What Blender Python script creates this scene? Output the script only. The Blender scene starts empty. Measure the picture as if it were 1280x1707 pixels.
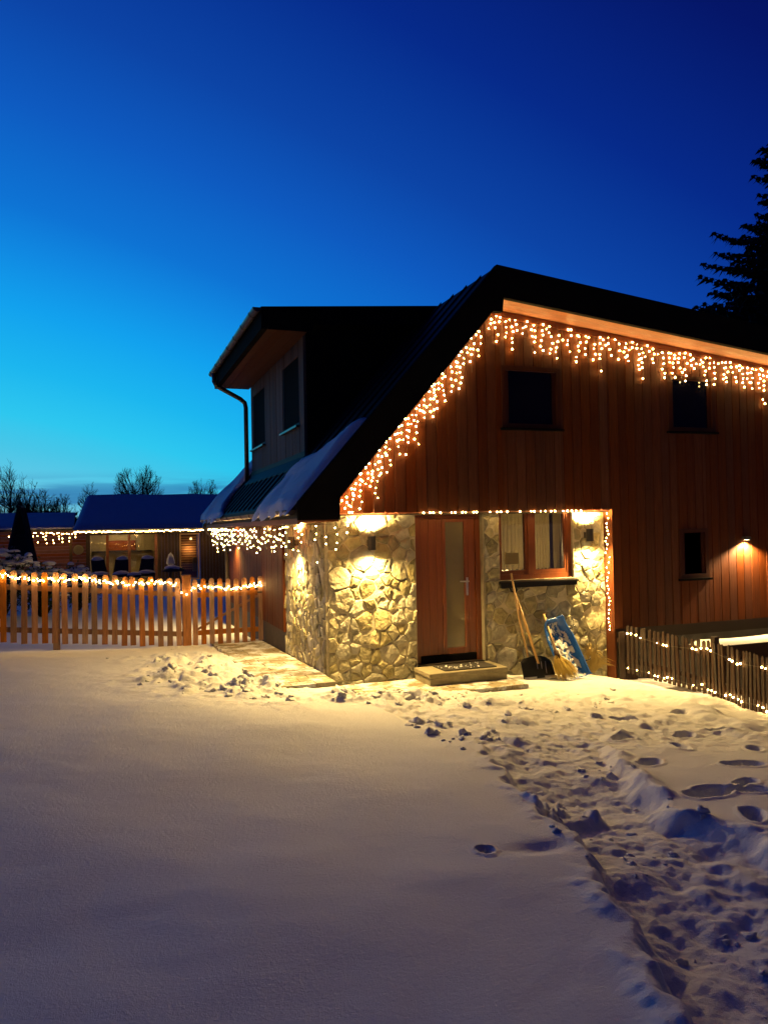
import bpy, bmesh, math, random
import numpy as np
from mathutils import Matrix, Vector

R_ = math.radians
rnd = random.Random(7)
sc = bpy.context.scene
COL = sc.collection

# ------------------------------------------------------------------ camera
TH, PITCH, ROLL, FPX = R_(20.0), R_(1.08), 0.02, 1282.0
CAM = Vector((-2.569, -9.21, 1.96))
F0 = Vector((math.sin(TH), math.cos(TH), 0)); R0 = Vector((math.cos(TH), -math.sin(TH), 0)); ZZ = Vector((0, 0, 1))
FW = F0 * math.cos(PITCH) + ZZ * math.sin(PITCH); U0 = ZZ * math.cos(PITCH) - F0 * math.sin(PITCH)
UP = U0 * math.cos(ROLL) + R0 * math.sin(ROLL); RT = R0 * math.cos(ROLL) - U0 * math.sin(ROLL)
cam_d = bpy.data.cameras.new('camera'); cam = bpy.data.objects.new('camera', cam_d); COL.objects.link(cam)
cam.matrix_world = Matrix([[RT.x, UP.x, -FW.x, CAM.x], [RT.y, UP.y, -FW.y, CAM.y], [RT.z, UP.z, -FW.z, CAM.z], [0, 0, 0, 1]])
cam_d.sensor_fit = 'HORIZONTAL'; cam_d.sensor_width = 36; cam_d.lens = 36 * FPX / 1280
cam_d.clip_start = 0.05; cam_d.clip_end = 3000
sc.camera = cam

# ------------------------------------------------------------------ dusk sky (sun is below the horizon, to the left)
world = bpy.data.worlds.new('World'); sc.world = world; world.use_nodes = True
def srgb(r, g, b):
    def c(v):
        v /= 255.0
        return v / 12.92 if v <= 0.04045 else ((v + 0.055) / 1.055) ** 2.4
    return (c(r), c(g), c(b), 1.0)
def build_sky():
    nt = world.node_tree; N = nt.nodes; L = nt.links
    bg = N['Background']
    tc = N.new('ShaderNodeTexCoord')
    nrm = N.new('ShaderNodeVectorMath'); nrm.operation = 'NORMALIZE'; L.new(tc.outputs['Generated'], nrm.inputs[0])
    sep = N.new('ShaderNodeSeparateXYZ'); L.new(nrm.outputs[0], sep.inputs[0])
    def m(op, a, b=None, clamp=False):
        n = N.new('ShaderNodeMath'); n.operation = op; n.use_clamp = clamp
        for i, v in enumerate((a, b)):
            if v is None: continue
            if isinstance(v, (int, float)): n.inputs[i].default_value = v
            else: L.new(v, n.inputs[i])
        return n.outputs[0]
    el = m('ARCSINE', sep.outputs[2])
    eld = m('MAXIMUM', m('MULTIPLY', el, 180 / math.pi), 0.0)
    az = TH + R_(-40)                                   # azimuth of the afterglow
    dot = N.new('ShaderNodeVectorMath'); dot.operation = 'DOT_PRODUCT'; L.new(nrm.outputs[0], dot.inputs[0])
    dot.inputs[1].default_value = (math.sin(az), math.cos(az), 0)
    T = m('ADD', eld, m('MULTIPLY', m('SUBTRACT', m('COSINE', el), dot.outputs['Value']), 40.0))
    fac = m('DIVIDE', T, 90.0, True)
    ramp = N.new('ShaderNodeValToRGB'); L.new(fac, ramp.inputs[0])
    stops = [(0, (150, 200, 215)), (4, (105, 200, 228)), (7.2, (70, 198, 232)), (9.2, (46, 199, 239)), (12.4, (28, 182, 239)),
             (16.3, (18, 161, 238)), (19.7, (16, 137, 226)), (22.6, (14, 115, 212)), (28.4, (14, 90, 192)), (34, (12, 68, 166)),
             (42, (6, 42, 138)), (51, (5, 22, 104)), (62, (3, 12, 68)), (90, (2, 6, 42))]
    el_ = ramp.color_ramp.elements
    for i, (t, c) in enumerate(stops):
        e = el_[i] if i < 2 else el_.new(t / 90.0)
        e.position = t / 90.0; e.color = srgb(*c)
    # thin cloud bars low over the horizon
    mp = N.new('ShaderNodeMapping'); mp.inputs['Scale'].default_value = (3.0, 3.0, 55.0); L.new(nrm.outputs[0], mp.inputs['Vector'])
    nz = N.new('ShaderNodeTexNoise'); nz.inputs['Scale'].default_value = 1.6; nz.inputs['Detail'].default_value = 5; L.new(mp.outputs[0], nz.inputs['Vector'])
    def rng(v, a, b, c=0.0, d=1.0):
        n = N.new('ShaderNodeMapRange'); n.interpolation_type = 'SMOOTHSTEP'; L.new(v, n.inputs[0])
        for i, q in enumerate((a, b, c, d)): n.inputs[i + 1].default_value = q
        return n.outputs[0]
    low = m('MULTIPLY', rng(eld, 0.8, 2.0), rng(eld, 2.6, 4.4, 1.0, 0.0))
    cl = m('MULTIPLY', rng(nz.outputs['Fac'], 0.42, 0.62), low)
    mix = N.new('ShaderNodeMix'); mix.data_type = 'RGBA'; L.new(m('MULTIPLY', cl, 0.8), mix.inputs[0]); L.new(ramp.outputs[0], mix.inputs[6])
    mix.inputs[7].default_value = srgb(42, 112, 172)
    L.new(mix.outputs[2], bg.inputs['Color']); bg.inputs['Strength'].default_value = 1.0
build_sky()

sc.render.engine = 'CYCLES'
sc.cycles.use_denoising = True
try: sc.cycles.denoiser = 'OPENIMAGEDENOISE'
except Exception: pass
sc.cycles.use_light_tree = True
sc.cycles.max_bounces = 5; sc.cycles.diffuse_bounces = 3; sc.cycles.glossy_bounces = 3; sc.cycles.transmission_bounces = 4
sc.cycles.sample_clamp_indirect = 4.0
sc.cycles.caustics_reflective = False; sc.cycles.caustics_refractive = False
sc.view_settings.view_transform = 'Standard'; sc.view_settings.look = 'None'
sc.view_settings.gamma = 1.0; sc.view_settings.exposure = 0.0; sc.view_settings.use_curve_mapping = False

# lamp strengths (W) and bulb radiance
P_DOWN, P_UP, P_SIDE, P_FAR, P_RIGHT = 435, 620, 340, 260, 420
BULB = 102.0

# ------------------------------------------------------------------ materials
def M(name, col, rough=0.6, var=0.0, scale=8.0, stretch=(1, 1, 1), bump=0.0, bscale=40.0, col2=None, spec=0.4, rand=0.0, metal=0.0,
      emit=None, estr=0.0, detail=6.0, coat=0.0, bdist=0.01):
    m = bpy.data.materials.new(name); m.use_nodes = True
    nt = m.node_tree; N = nt.nodes; L = nt.links; b = N['Principled BSDF']
    b.inputs['Base Color'].default_value = (*col, 1); b.inputs['Roughness'].default_value = rough
    b.inputs['Specular IOR Level'].default_value = spec; b.inputs['Metallic'].default_value = metal
    if coat: b.inputs['Coat Weight'].default_value = coat
    if emit: b.inputs['Emission Color'].default_value = (*emit, 1); b.inputs['Emission Strength'].default_value = estr
    if var or bump or rand:
        tc = N.new('ShaderNodeTexCoord'); oi = N.new('ShaderNodeObjectInfo')
        ad = N.new('ShaderNodeVectorMath'); ad.operation = 'MULTIPLY_ADD'
        cmb = N.new('ShaderNodeCombineXYZ')
        for i in range(3): L.new(oi.outputs['Random'], cmb.inputs[i])
        L.new(cmb.outputs[0], ad.inputs[0]); ad.inputs[1].default_value = (17, 31, 23); L.new(tc.outputs['Object'], ad.inputs[2])
        mp = N.new('ShaderNodeMapping'); mp.inputs['Scale'].default_value = stretch; L.new(ad.outputs[0], mp.inputs['Vector'])
        nz = N.new('ShaderNodeTexNoise'); nz.inputs['Scale'].default_value = scale; nz.inputs['Detail'].default_value = detail
        nz.inputs['Roughness'].default_value = 0.62; L.new(mp.outputs[0], nz.inputs['Vector'])
        cr = N.new('ShaderNodeMapRange'); cr.inputs[1].default_value = 0.3; cr.inputs[2].default_value = 0.7; L.new(nz.outputs['Fac'], cr.inputs[0])
        c2 = col2 or tuple(c * (1 - var) for c in col)
        mx = N.new('ShaderNodeMix'); mx.data_type = 'RGBA'; L.new(cr.outputs[0], mx.inputs[0])
        mx.inputs[6].default_value = (*c2, 1); mx.inputs[7].default_value = (*col, 1)
        out = mx.outputs[2]
        if rand:
            hs = N.new('ShaderNodeHueSaturation'); L.new(out, hs.inputs['Color'])
            mr = N.new('ShaderNodeMapRange'); L.new(oi.outputs['Random'], mr.inputs[0]); mr.inputs[3].default_value = 1 - rand; mr.inputs[4].default_value = 1 + rand
            L.new(mr.outputs[0], hs.inputs['Value'])
            fr = N.new('ShaderNodeMath'); fr.operation = 'MULTIPLY'; fr.inputs[1].default_value = 7.31; L.new(oi.outputs['Random'], fr.inputs[0])
            f2 = N.new('ShaderNodeMath'); f2.operation = 'FRACT'; L.new(fr.outputs[0], f2.inputs[0])
            ms = N.new('ShaderNodeMapRange'); L.new(f2.outputs[0], ms.inputs[0]); ms.inputs[3].default_value = 1 - rand; ms.inputs[4].default_value = 1 + rand
            L.new(ms.outputs[0], hs.inputs['Saturation'])
            out = hs.outputs[0]
        L.new(out, b.inputs['Base Color'])
        if bump:
            nb = N.new('ShaderNodeTexNoise'); nb.inputs['Scale'].default_value = bscale; nb.inputs['Detail'].default_value = 6; L.new(mp.outputs[0], nb.inputs['Vector'])
            bp = N.new('ShaderNodeBump'); bp.inputs['Strength'].default_value = bump; bp.inputs['Distance'].default_value = bdist
            L.new(nb.outputs['Fac'], bp.inputs['Height']); L.new(bp.outputs[0], b.inputs['Normal'])
    return m

WOOD = M('larch_cladding', (0.108, 0.028, 0.006), 0.65, 0.4, 5, (9, 9, 0.55), 0.25, 30, rand=0.13, spec=0.2)
WOOD_OLD = M('weathered_cladding', (0.10, 0.058, 0.042), 0.8, 0.75, 4, (8, 8, 0.8), 0.3, 30, rand=0.25, col2=(0.07, 0.045, 0.035))
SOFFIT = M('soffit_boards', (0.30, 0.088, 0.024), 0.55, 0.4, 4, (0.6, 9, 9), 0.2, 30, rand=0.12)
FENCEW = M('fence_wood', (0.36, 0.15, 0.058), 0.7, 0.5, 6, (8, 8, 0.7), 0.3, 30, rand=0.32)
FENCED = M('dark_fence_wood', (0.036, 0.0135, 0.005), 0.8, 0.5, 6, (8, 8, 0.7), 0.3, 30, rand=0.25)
DOORW = M('door_wood', (0.21, 0.056, 0.015), 0.4, 0.35, 5, (10, 10, 0.5), 0.12, 30, coat=0.15)
FRAMEW = M('window_wood', (0.22, 0.06, 0.018), 0.42, 0.35, 5, (10, 10, 0.7), 0.12, 30)
DARKWALL = M('dark_backing', (0.04, 0.028, 0.02), 0.9)
BLACKM = M('black_sheet_metal', (0.010, 0.009, 0.009), 0.85, 0.3, 3, bump=0.05, spec=0.02)
ROOFM = M('roof_metal', (0.016, 0.016, 0.021), 0.6, 0.3, 3, spec=0.12)
GUTTER = M('gutter_metal', (0.06, 0.045, 0.04), 0.3, 0.3, 6, spec=0.6)
MORTAR = M('mortar', (0.62, 0.55, 0.38), 0.92, 0.35, 14, bump=0.6, bscale=60)
STONE = M('stone', (0.48, 0.43, 0.28), 0.82, 0.55, 7, bump=1.0, bscale=18, rand=0.42, spec=0.3, bdist=0.02)
PLINTH = M('plinth_render', (0.12, 0.11, 0.09), 0.9, 0.4, 5, bump=0.4)
CONC = M('concrete_slab', (0.33, 0.29, 0.2), 0.85, 0.35, 9, bump=0.4, bscale=50, rand=0.12)
BLACKP = M('black_plastic', (0.008, 0.008, 0.009), 0.35, spec=0.25)
LAMPM = M('lamp_metal', (0.03, 0.03, 0.03), 0.5)
STEEL = M('steel', (0.55, 0.55, 0.55), 0.3, metal=1.0)
GLASSD = M('dark_glass', (0.006, 0.006, 0.008), 0.05, spec=0.5)
SCREEN = M('matte_black_pane', (0.006, 0.006, 0.007), 0.9, spec=0.05)  # pane painted matte black so the dormer windows reflect no sky
CABLE = M('cable', (0.10, 0.085, 0.06), 0.6)
HANDLE = M('ash_handle', (0.55, 0.34, 0.14), 0.5, 0.3, 6, (1, 1, 0.2), rand=0.1)
BLUEP = M('blue_plastic', (0.012, 0.11, 0.48), 0.35, 0.2, 5, spec=0.5)
STRAW = M('straw', (0.62, 0.45, 0.13), 0.7, 0.4, 10, rand=0.2)
CURTAIN = M('curtain', (0.52, 0.42, 0.22), 0.9, 0.3, 5, (9, 9, 0.6))
PAPER = M('paper', (0.7, 0.62, 0.42), 0.8, 0.05)
SOFFIT_SHADE = M('shaded_soffit', (0.09, 0.03, 0.01), 0.6, 0.4, 4, (9, 0.6, 9), 0.2, rand=0.12, spec=0.2)  # darker copy of the soffit boards: shade under the dormer eave put into the colour
DARKFR = M('dark_window_frame', (0.06, 0.018, 0.006), 0.5, 0.3, 5, (9, 9, 0.7), spec=0.2)
PALEW = M('pale_door_frame', (0.62, 0.38, 0.18), 0.6, 0.2, 4)
RUBBER = M('rubber_mat', (0.035, 0.03, 0.027), 0.85, 0.4, 60, bump=0.5)
BARK = M('bark', (0.02, 0.018, 0.017), 0.95)
NEEDLE = M('needles', (0.012, 0.02, 0.014), 0.9)
SHEDW = M('shed_wood', (0.085, 0.05, 0.03), 0.75, 0.4, 5, (8, 8, 0.7), 0.2, rand=0.2)
SHEDIN = M('shed_interior', (0.5, 0.42, 0.25), 0.85, 0.2, 3)
BRICKW = M('red_wood', (0.33, 0.11, 0.05), 0.8, 0.4, 4, rand=0.2)
DARKF = M('dark_furniture', (0.025, 0.025, 0.03), 0.7)
LEAFD = M('evergreen_leaf', (0.03, 0.06, 0.025), 0.6, rand=0.3)

def glass_mat(name, tint, rough, mixf):
    m = bpy.data.materials.new(name); m.use_nodes = True; nt = m.node_tree; N = nt.nodes; L = nt.links
    for n in list(N): N.remove(n)
    o = N.new('ShaderNodeOutputMaterial'); mx = N.new('ShaderNodeMixShader'); tr = N.new('ShaderNodeBsdfTransparent'); gl = N.new('ShaderNodeBsdfGlossy')
    fr = N.new('ShaderNodeFresnel'); fr.inputs[0].default_value = 1.5
    ad = N.new('ShaderNodeMath'); ad.operation = 'ADD'; ad.use_clamp = True; ad.inputs[1].default_value = mixf; L.new(fr.outputs[0], ad.inputs[0])
    tr.inputs[0].default_value = (*tint, 1); gl.inputs['Roughness'].default_value = rough
    L.new(ad.outputs[0], mx.inputs[0]); L.new(tr.outputs[0], mx.inputs[1]); L.new(gl.outputs[0], mx.inputs[2]); L.new(mx.outputs[0], o.inputs[0])
    return m
PANE = glass_mat('clear_pane', (0.86, 0.84, 0.8), 0.03, 0.02)
FROST = M('frosted_pane', (0.17, 0.135, 0.06), 0.12, 0.2, 3, bump=0.12, bscale=28, spec=0.7, bdist=0.004)

def add_translucent(m, f):
    nt = m.node_tree; N = nt.nodes; L = nt.links; b = N['Principled BSDF']; o = [n for n in N if n.type == 'OUTPUT_MATERIAL'][0]
    t = N.new('ShaderNodeBsdfTranslucent'); mx = N.new('ShaderNodeMixShader'); mx.inputs[0].default_value = f
    L.new(b.inputs['Base Color'].links[0].from_socket, t.inputs[0]); L.new(b.outputs[0], mx.inputs[1]); L.new(t.outputs[0], mx.inputs[2]); L.new(mx.outputs[0], o.inputs[0])
add_translucent(CURTAIN, 0.5); add_translucent(PAPER, 0.8)
def emit_mat(name, col, s):
    m = bpy.data.materials.new(name); m.use_nodes = True; nt = m.node_tree; N = nt.nodes
    for n in list(N): N.remove(n)
    o = N.new('ShaderNodeOutputMaterial'); e = N.new('ShaderNodeEmission'); e.inputs[0].default_value = (*col, 1); e.inputs[1].default_value = s
    nt.links.new(e.outputs[0], o.inputs[0]); return m
BULBM = emit_mat('warm_bulb', (1.0, 0.60, 0.18), BULB)
BULBF = emit_mat('warm_bulb_far', (1.0, 0.6, 0.18), 42.0)
LENSM = emit_mat('lamp_lens', (1.0, 0.78, 0.42), 30.0)

def snow_mat(name='snow'):
    m = bpy.data.materials.new(name); m.use_nodes = True; nt = m.node_tree; N = nt.nodes; L = nt.links; b = N['Principled BSDF']
    b.inputs['Roughness'].default_value = 0.75; b.inputs['Specular IOR Level'].default_value = 0.25
    tc = N.new('ShaderNodeTexCoord')
    n1 = N.new('ShaderNodeTexNoise'); n1.inputs['Scale'].default_value = 1.3; n1.inputs['Detail'].default_value = 5; L.new(tc.outputs['Object'], n1.inputs['Vector'])
    mx = N.new('ShaderNodeMix'); mx.data_type = 'RGBA'; L.new(n1.outputs['Fac'], mx.inputs[0])
    mx.inputs[6].default_value = (0.76, 0.77, 0.79, 1); mx.inputs[7].default_value = (0.84, 0.84, 0.85, 1)
    L.new(mx.outputs[2], b.inputs['Base Color'])
    n2 = N.new('ShaderNodeTexNoise'); n2.inputs['Scale'].default_value = 45; n2.inputs['Detail'].default_value = 6; n2.inputs['Roughness'].default_value = 0.7; L.new(tc.outputs['Object'], n2.inputs['Vector'])
    n3 = N.new('ShaderNodeTexNoise'); n3.inputs['Scale'].default_value = 260; n3.inputs['Detail'].default_value = 2; L.new(tc.outputs['Object'], n3.inputs['Vector'])
    ad = N.new('ShaderNodeMath'); ad.operation = 'MULTIPLY_ADD'; L.new(n3.outputs['Fac'], ad.inputs[0]); ad.inputs[1].default_value = 0.5; L.new(n2.outputs['Fac'], ad.inputs[2])
    bp = N.new('ShaderNodeBump'); bp.inputs['Strength'].default_value = 0.7; bp.inputs['Distance'].default_value = 0.014
    L.new(ad.outputs[0], bp.inputs['Height']); L.new(bp.outputs[0], b.inputs['Normal'])
    return m
SNOW = snow_mat()
def paver_mat():
    # stone paver with a dusting of dry snow left by the shovel
    m = M('paver_stone', (0.34, 0.28, 0.17), 0.85, 0.35, 12, bump=0.4, bscale=50, rand=0.14)
    nt = m.node_tree; N = nt.nodes; L = nt.links; b = N['Principled BSDF']
    src = b.inputs['Base Color'].links[0].from_socket
    ge = N.new('ShaderNodeNewGeometry'); n1 = N.new('ShaderNodeTexNoise'); n1.inputs['Scale'].default_value = 3.2; n1.inputs['Detail'].default_value = 7; n1.inputs['Roughness'].default_value = 0.7
    L.new(ge.outputs['Position'], n1.inputs['Vector'])
    mr = N.new('ShaderNodeMapRange'); mr.inputs[1].default_value = 0.46; mr.inputs[2].default_value = 0.58; L.new(n1.outputs['Fac'], mr.inputs[0])
    mx = N.new('ShaderNodeMix'); mx.data_type = 'RGBA'; L.new(mr.outputs[0], mx.inputs[0]); L.new(src, mx.inputs[6]); mx.inputs[7].default_value = (0.75, 0.77, 0.8, 1)
    L.new(mx.outputs[2], b.inputs['Base Color']); return m
PAVER = paver_mat()

# ------------------------------------------------------------------ helpers
def tag(o, label=None, cat=None, group=None, kind=None):
    if label: o['label'] = label
    if cat: o['category'] = cat
    if group: o['group'] = group
    if kind: o['kind'] = kind
    return o
def empty(name, loc=(0, 0, 0), **k):
    o = bpy.data.objects.new(name, None); COL.objects.link(o); o.location = loc; o.empty_display_size = 0.2
    return tag(o, **k)
def wloc(o):
    v = Vector((0, 0, 0))
    while o is not None: v += o.location; o = o.parent
    return v
class MB:
    """collects shapes (world coordinates) and links them as one mesh object"""
    def __init__(s): s.v = []; s.f = []
    def add(s, vs, fs):
        n = len(s.v); s.v += [tuple(p) for p in vs]; s.f += [tuple(i + n for i in f) for f in fs]; return s
    def box(s, x0, x1, y0, y1, z0, z1):
        return s.add([(x0, y0, z0), (x1, y0, z0), (x1, y1, z0), (x0, y1, z0), (x0, y0, z1), (x1, y0, z1), (x1, y1, z1), (x0, y1, z1)],
                     [(0, 3, 2, 1), (4, 5, 6, 7), (0, 1, 5, 4), (1, 2, 6, 5), (2, 3, 7, 6), (3, 0, 4, 7)])
    def prism(s, pts, a, b, axis='y'):
        """polygon pts extruded from a to b; pts are (x,z) for axis y, (y,z) for axis x, (x,y) for axis z"""
        mk = {'y': lambda p, t: (p[0], t, p[1]), 'x': lambda p, t: (t, p[0], p[1]), 'z': lambda p, t: (p[0], p[1], t)}[axis]
        n = len(pts)
        return s.add([mk(p, a) for p in pts] + [mk(p, b) for p in pts],
                     [tuple(range(n)), tuple(range(2 * n - 1, n - 1, -1))] + [(i, i + n, (i + 1) % n + n, (i + 1) % n) for i in range(n)])
    def tube(s, path, r, n=6, cap=True):
        path = [Vector(p) for p in path]; rs = r if isinstance(r, (list, tuple)) else [r] * len(path)
        vs = []; fs = []; prev = None
        for i, p in enumerate(path):
            d = (path[min(i + 1, len(path) - 1)] - path[max(i - 1, 0)])
            if d.length < 1e-9: d = Vector((0, 0, 1))
            d.normalize()
            a = prev if prev is not None else (Vector((1, 0, 0)) if abs(d.x) < 0.9 else Vector((0, 1, 0)))
            a = (a - d * a.dot(d)).normalized(); b = d.cross(a); prev = a
            for k in range(n):
                t = 2 * math.pi * k / n; vs.append(p + (a * math.cos(t) + b * math.sin(t)) * rs[i])
        for i in range(len(path) - 1):
            for k in range(n): fs.append((i * n + k, i * n + (k + 1) % n, (i + 1) * n + (k + 1) % n, (i + 1) * n + k))
        if cap: fs.append(tuple(range(n - 1, -1, -1))); fs.append(tuple(len(path) * n - n + k for k in range(n)))
        return s.add(vs, fs)
    def build(s, name, mat, parent=None, smooth=False, bevel=0.0, **k):
        me = bpy.data.meshes.new(name)
        off = wloc(parent) if parent is not None else Vector((0, 0, 0))
        me.from_pydata([(p[0] - off.x, p[1] - off.y, p[2] - off.z) for p in s.v], [], s.f)
        bm = bmesh.new(); bm.from_mesh(me); bmesh.ops.recalc_face_normals(bm, faces=bm.faces)
        if bevel: bmesh.ops.bevel(bm, geom=bm.edges[:], offset=bevel, segments=1, affect='EDGES')
        bm.to_mesh(me); bm.free()
        me.materials.append(mat)
        if smooth: me.polygons.foreach_set('use_smooth', [True] * len(me.polygons))
        o = bpy.data.objects.new(name, me); COL.objects.link(o); o.parent = parent
        return tag(o, **k)
def box(name, mat, parent, x0, x1, y0, y1, z0, z1, bevel=0.0, **k):
    return MB().box(x0, x1, y0, y1, z0, z1).build(name, mat, parent, bevel=bevel, **k)
def mesh_obj(name, me, parent, loc):
    o = bpy.data.objects.new(name, me); COL.objects.link(o); o.parent = parent
    o.location = Vector(loc) - (wloc(parent) if parent is not None else Vector((0, 0, 0)))
    return o

# vectorised value noise -------------------------------------------------------
def _h(ix, iy, seed):
    n = (ix.astype(np.int64) * 374761393 + iy.astype(np.int64) * 668265263 + seed * 1274126177) & 0xFFFFFFFF
    n = ((n ^ (n >> 13)) * 1274126177) & 0xFFFFFFFF
    return ((n ^ (n >> 16)) & 0xFFFF) / 65535.0
def vnoise(x, y, seed=0):
    ix = np.floor(x); iy = np.floor(y); fx = x - ix; fy = y - iy
    fx = fx * fx * fx * (fx * (fx * 6 - 15) + 10); fy = fy * fy * fy * (fy * (fy * 6 - 15) + 10)
    a = _h(ix, iy, seed); b = _h(ix + 1, iy, seed); c = _h(ix, iy + 1, seed); d = _h(ix + 1, iy + 1, seed)
    return (a * (1 - fx) + b * fx) * (1 - fy) + (c * (1 - fx) + d * fx) * fy
def fbm(x, y, sc_, oct_=4, seed=0, gain=0.5):
    t = 0; a = 1; s = 0
    for i in range(oct_):
        ca, sa = math.cos(1.1 * i + 0.4), math.sin(1.1 * i + 0.4)
        t = t + a * (vnoise((x * ca - y * sa) * sc_, (x * sa + y * ca) * sc_, seed + i * 17) * 2 - 1); s += a; a *= gain; sc_ *= 2.03
    return t / s
def sstep(a, b, x):
    t = np.clip((x - a) / (b - a), 0, 1); return t * t * (3 - 2 * t)
def interp_poly(y, pts):
    pts = sorted(pts, key=lambda p: p[1]); return np.interp(y, [p[1] for p in pts], [p[0] for p in pts])

# ------------------------------------------------------------------ the snow-covered ground
EDGE_L = [(0.02, -0.75), (-0.05, -1.3), (0.05, -2.6), (0.4, -3.2), (0.22, -3.8), (0.06, -4.5), (-0.09, -5.5), (-0.35, -6.05), (-0.52, -6.6), (-0.72, -7.1), (-1.1, -8.2)]
EDGE_R = [(4.0, -2.2), (2.0, -3.2), (1.2, -3.7), (1.1, -3.95), (0.84, -4.8), (0.62, -5.45), (0.72, -5.8), (0.6, -6.2), (0.45, -6.8), (0.2, -8.2)]
FEET = [(1.31, -4.34, 0.5, .13), (1.18, -5.1, 0.2, .17), (1.48, -5.15, -0.3, .13), (1.08, -5.57, 0.9, .13), (1.64, -3.61, 0.4, .12), (2.0, -4.58, -.2, .14), (2.38, -3.5, .3, .12),
        (1.95, -3.95, 1.2, .12), (2.6, -4.1, .8, .12), (2.9, -3.4, 0, .12), (1.7, -5.6, .5, .14), (3.1, -2.6, .5, .12), (2.2, -2.9, -.5, .12), (1.6, -5.0, .3, .1)]
def slab_z(x, y): return np.where(x < 0.0, 0.15 - 0.028 * np.clip(y, 0, 4), 0.0)
def ground_height(x, y):
    xc = np.clip(x, -7, 5); yc = np.clip(y, -11, 6)
    z = 0.06 - 0.055 * (xc - 0.5) - 0.03 * (yc + 1)
    z = z + 0.055 * fbm(x, y, 0.45, 3, 3) + 0.013 * fbm(x, y * 1.2, 1.5, 3, 8)
    z = z - 1.1 * sstep(4.6, 7.5, x) * sstep(9, 2, y) - 0.06 * sstep(3.4, 4.4, x) * sstep(-6, -2, y)
    # far field: dips, then rises to a low hill under the trees
    far = np.hypot(x, y)
    z = z - 0.25 * sstep(8, 25, y) + 2.6 * sstep(35, 85, far) * (y > -1e9) + 6.0 * sstep(90, 600, far)
    z = z + 0.0018 * fbm(x, y, 11, 3, 207) * (far < 12)
    near = (np.abs(x) < 9) & (y > -10) & (y < 6)
    # trampled area and path to the door
    el = interp_poly(y, EDGE_L) + 0.15 * fbm(x * .6 + 5, y, 3.2, 5, 21, .6); er = interp_poly(y, EDGE_R) + 0.15 * fbm(x * .6 + 9, y, 1.9, 3, 23, .45)
    inL = sstep(-0.05, 0.05, x - el); low = sstep(-0.7, -0.95, y)
    trench = inL * sstep(0.09, -0.10, x - er) * low * sstep(-3.2, -5.0, y)
    upper = inL * low * sstep(-4.6, -3.3, y) * sstep(4.7, 4.2, x)
    lum = fbm(x, y, 3.1, 5, 40, 0.58); rid = 1 - np.abs(fbm(x, y, 4.3, 4, 55, 0.55)) * 2
    fine = fbm(x, y, 13, 4, 61, 0.6)
    z = z + trench * (-0.12 + 0.07 * fbm(x, y, 1.9, 3, 44, 0.5) + 0.035 * lum + 0.006 * rid + 0.016 * fine)
    z = z + upper * (-0.03 + 0.036 * lum + 0.010 * np.maximum(rid, 0) + 0.017 * fine)
    # thrown-up rim along both sides of the path
    for e, s_ in ((el, -1), (er, 1)):
        dd = (x - e) * s_
        z = z + ((0.038 if s_ < 0 else 0.07) * np.maximum(0, 0.3 + fbm(x, y, 4.0, 4, 71 + s_))) * np.exp(-((dd - 0.07) / 0.09) ** 2) * low * sstep(-2.4, -4.2, y)
    # big clods in the trampled part
    cl = np.maximum(0, fbm(x, y, 2.4, 3, 90) - 0.12); z = z + 0.10 * cl * np.clip(upper + 0.5 * trench, 0, 1)
    # ploughed-up clods left of the swept path
    for cx, cy, rx, ry, hgt in ((-1.45, 1.6, 0.75, 1.7, 0.15), (-1.0, -0.35, 0.7, 0.45, 0.17), (-0.15, -1.35, 0.75, 0.3, 0.13), (0.75, -1.55, 0.6, 0.4, 0.12), (-1.9, 0.5, 0.5, .5, .1)):
        w = np.exp(-((x - cx) / rx) ** 2 - ((y - cy) / ry) ** 2)
        z = z + w * hgt * .85 * (0.15 + np.maximum(0, fbm(x, y, 5.5, 4, 101) + 0.15) + 0.25 * np.maximum(0, fine))
    # shovel-cut block beside the path
    w = sstep(0.0, 0.05, x + 0.10) * sstep(0.36, 0.3, x + 0.0) * sstep(-5.22, -5.12, y) * sstep(-4.72, -4.8, y)
    z = z + w * (0.05 + 0.10 * np.maximum(0, fbm(x, y * 0.5, 15, 3, 133, .6)) - 0.04 * sstep(-4.95, -4.75, y))
    w = np.exp(-((x + 0.44) / 0.2) ** 2 - ((y + 5.66 + 0.6 * (x + .44) * 0) / 0.07) ** 2); z = z - 0.03 * w
    r = np.hypot((x + 0.74) / 0.034, (y + 5.62) / 0.04); r = r + .35 * fbm(x, y, 30, 2, 150); z = z - 0.05 * np.exp(-r ** 4) + 0.012 * np.exp(-((r - 1.5) / 0.45) ** 2)
    for fx, fy, a, L in FEET:
        ca, sa = math.cos(a), math.sin(a); u = (x - fx) * ca + (y - fy) * sa; v = -(x - fx) * sa + (y - fy) * ca
        r = np.minimum(np.sqrt(((u - .25 * L) / (.75 * L)) ** 2 + (v / (L * 0.5)) ** 2), np.sqrt(((u + .6 * L) / (.5 * L)) ** 2 + (v / (L * 0.4)) ** 2)) + 0.32 * fbm(x, y, 9, 4, 140)
        z = z - 0.10 * np.exp(-r ** 4) + 0.014 * np.exp(-((r - 1.35) / 0.25) ** 2)
    # swept side path and front paving: ground drops under the slabs, snow laps over the edges
    sz = slab_z(x, y)
    side_d = np.minimum(x + 0.98 - 0.22 * sstep(4.0, 0.0, y) + 0.0, 6)   # distance in from the path's left edge
    side_d = np.minimum(side_d, (y + 0.55) * 1.2)
    front_d = np.minimum(np.minimum(y + 1.02 + 0.14 * sstep(.7, 1.3, x) + 0.06 * np.sin(x * 5), 2.5 - x), x + 0.4)
    wob = 0.13 * fbm(x, y, 3.3, 4, 160)
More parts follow.
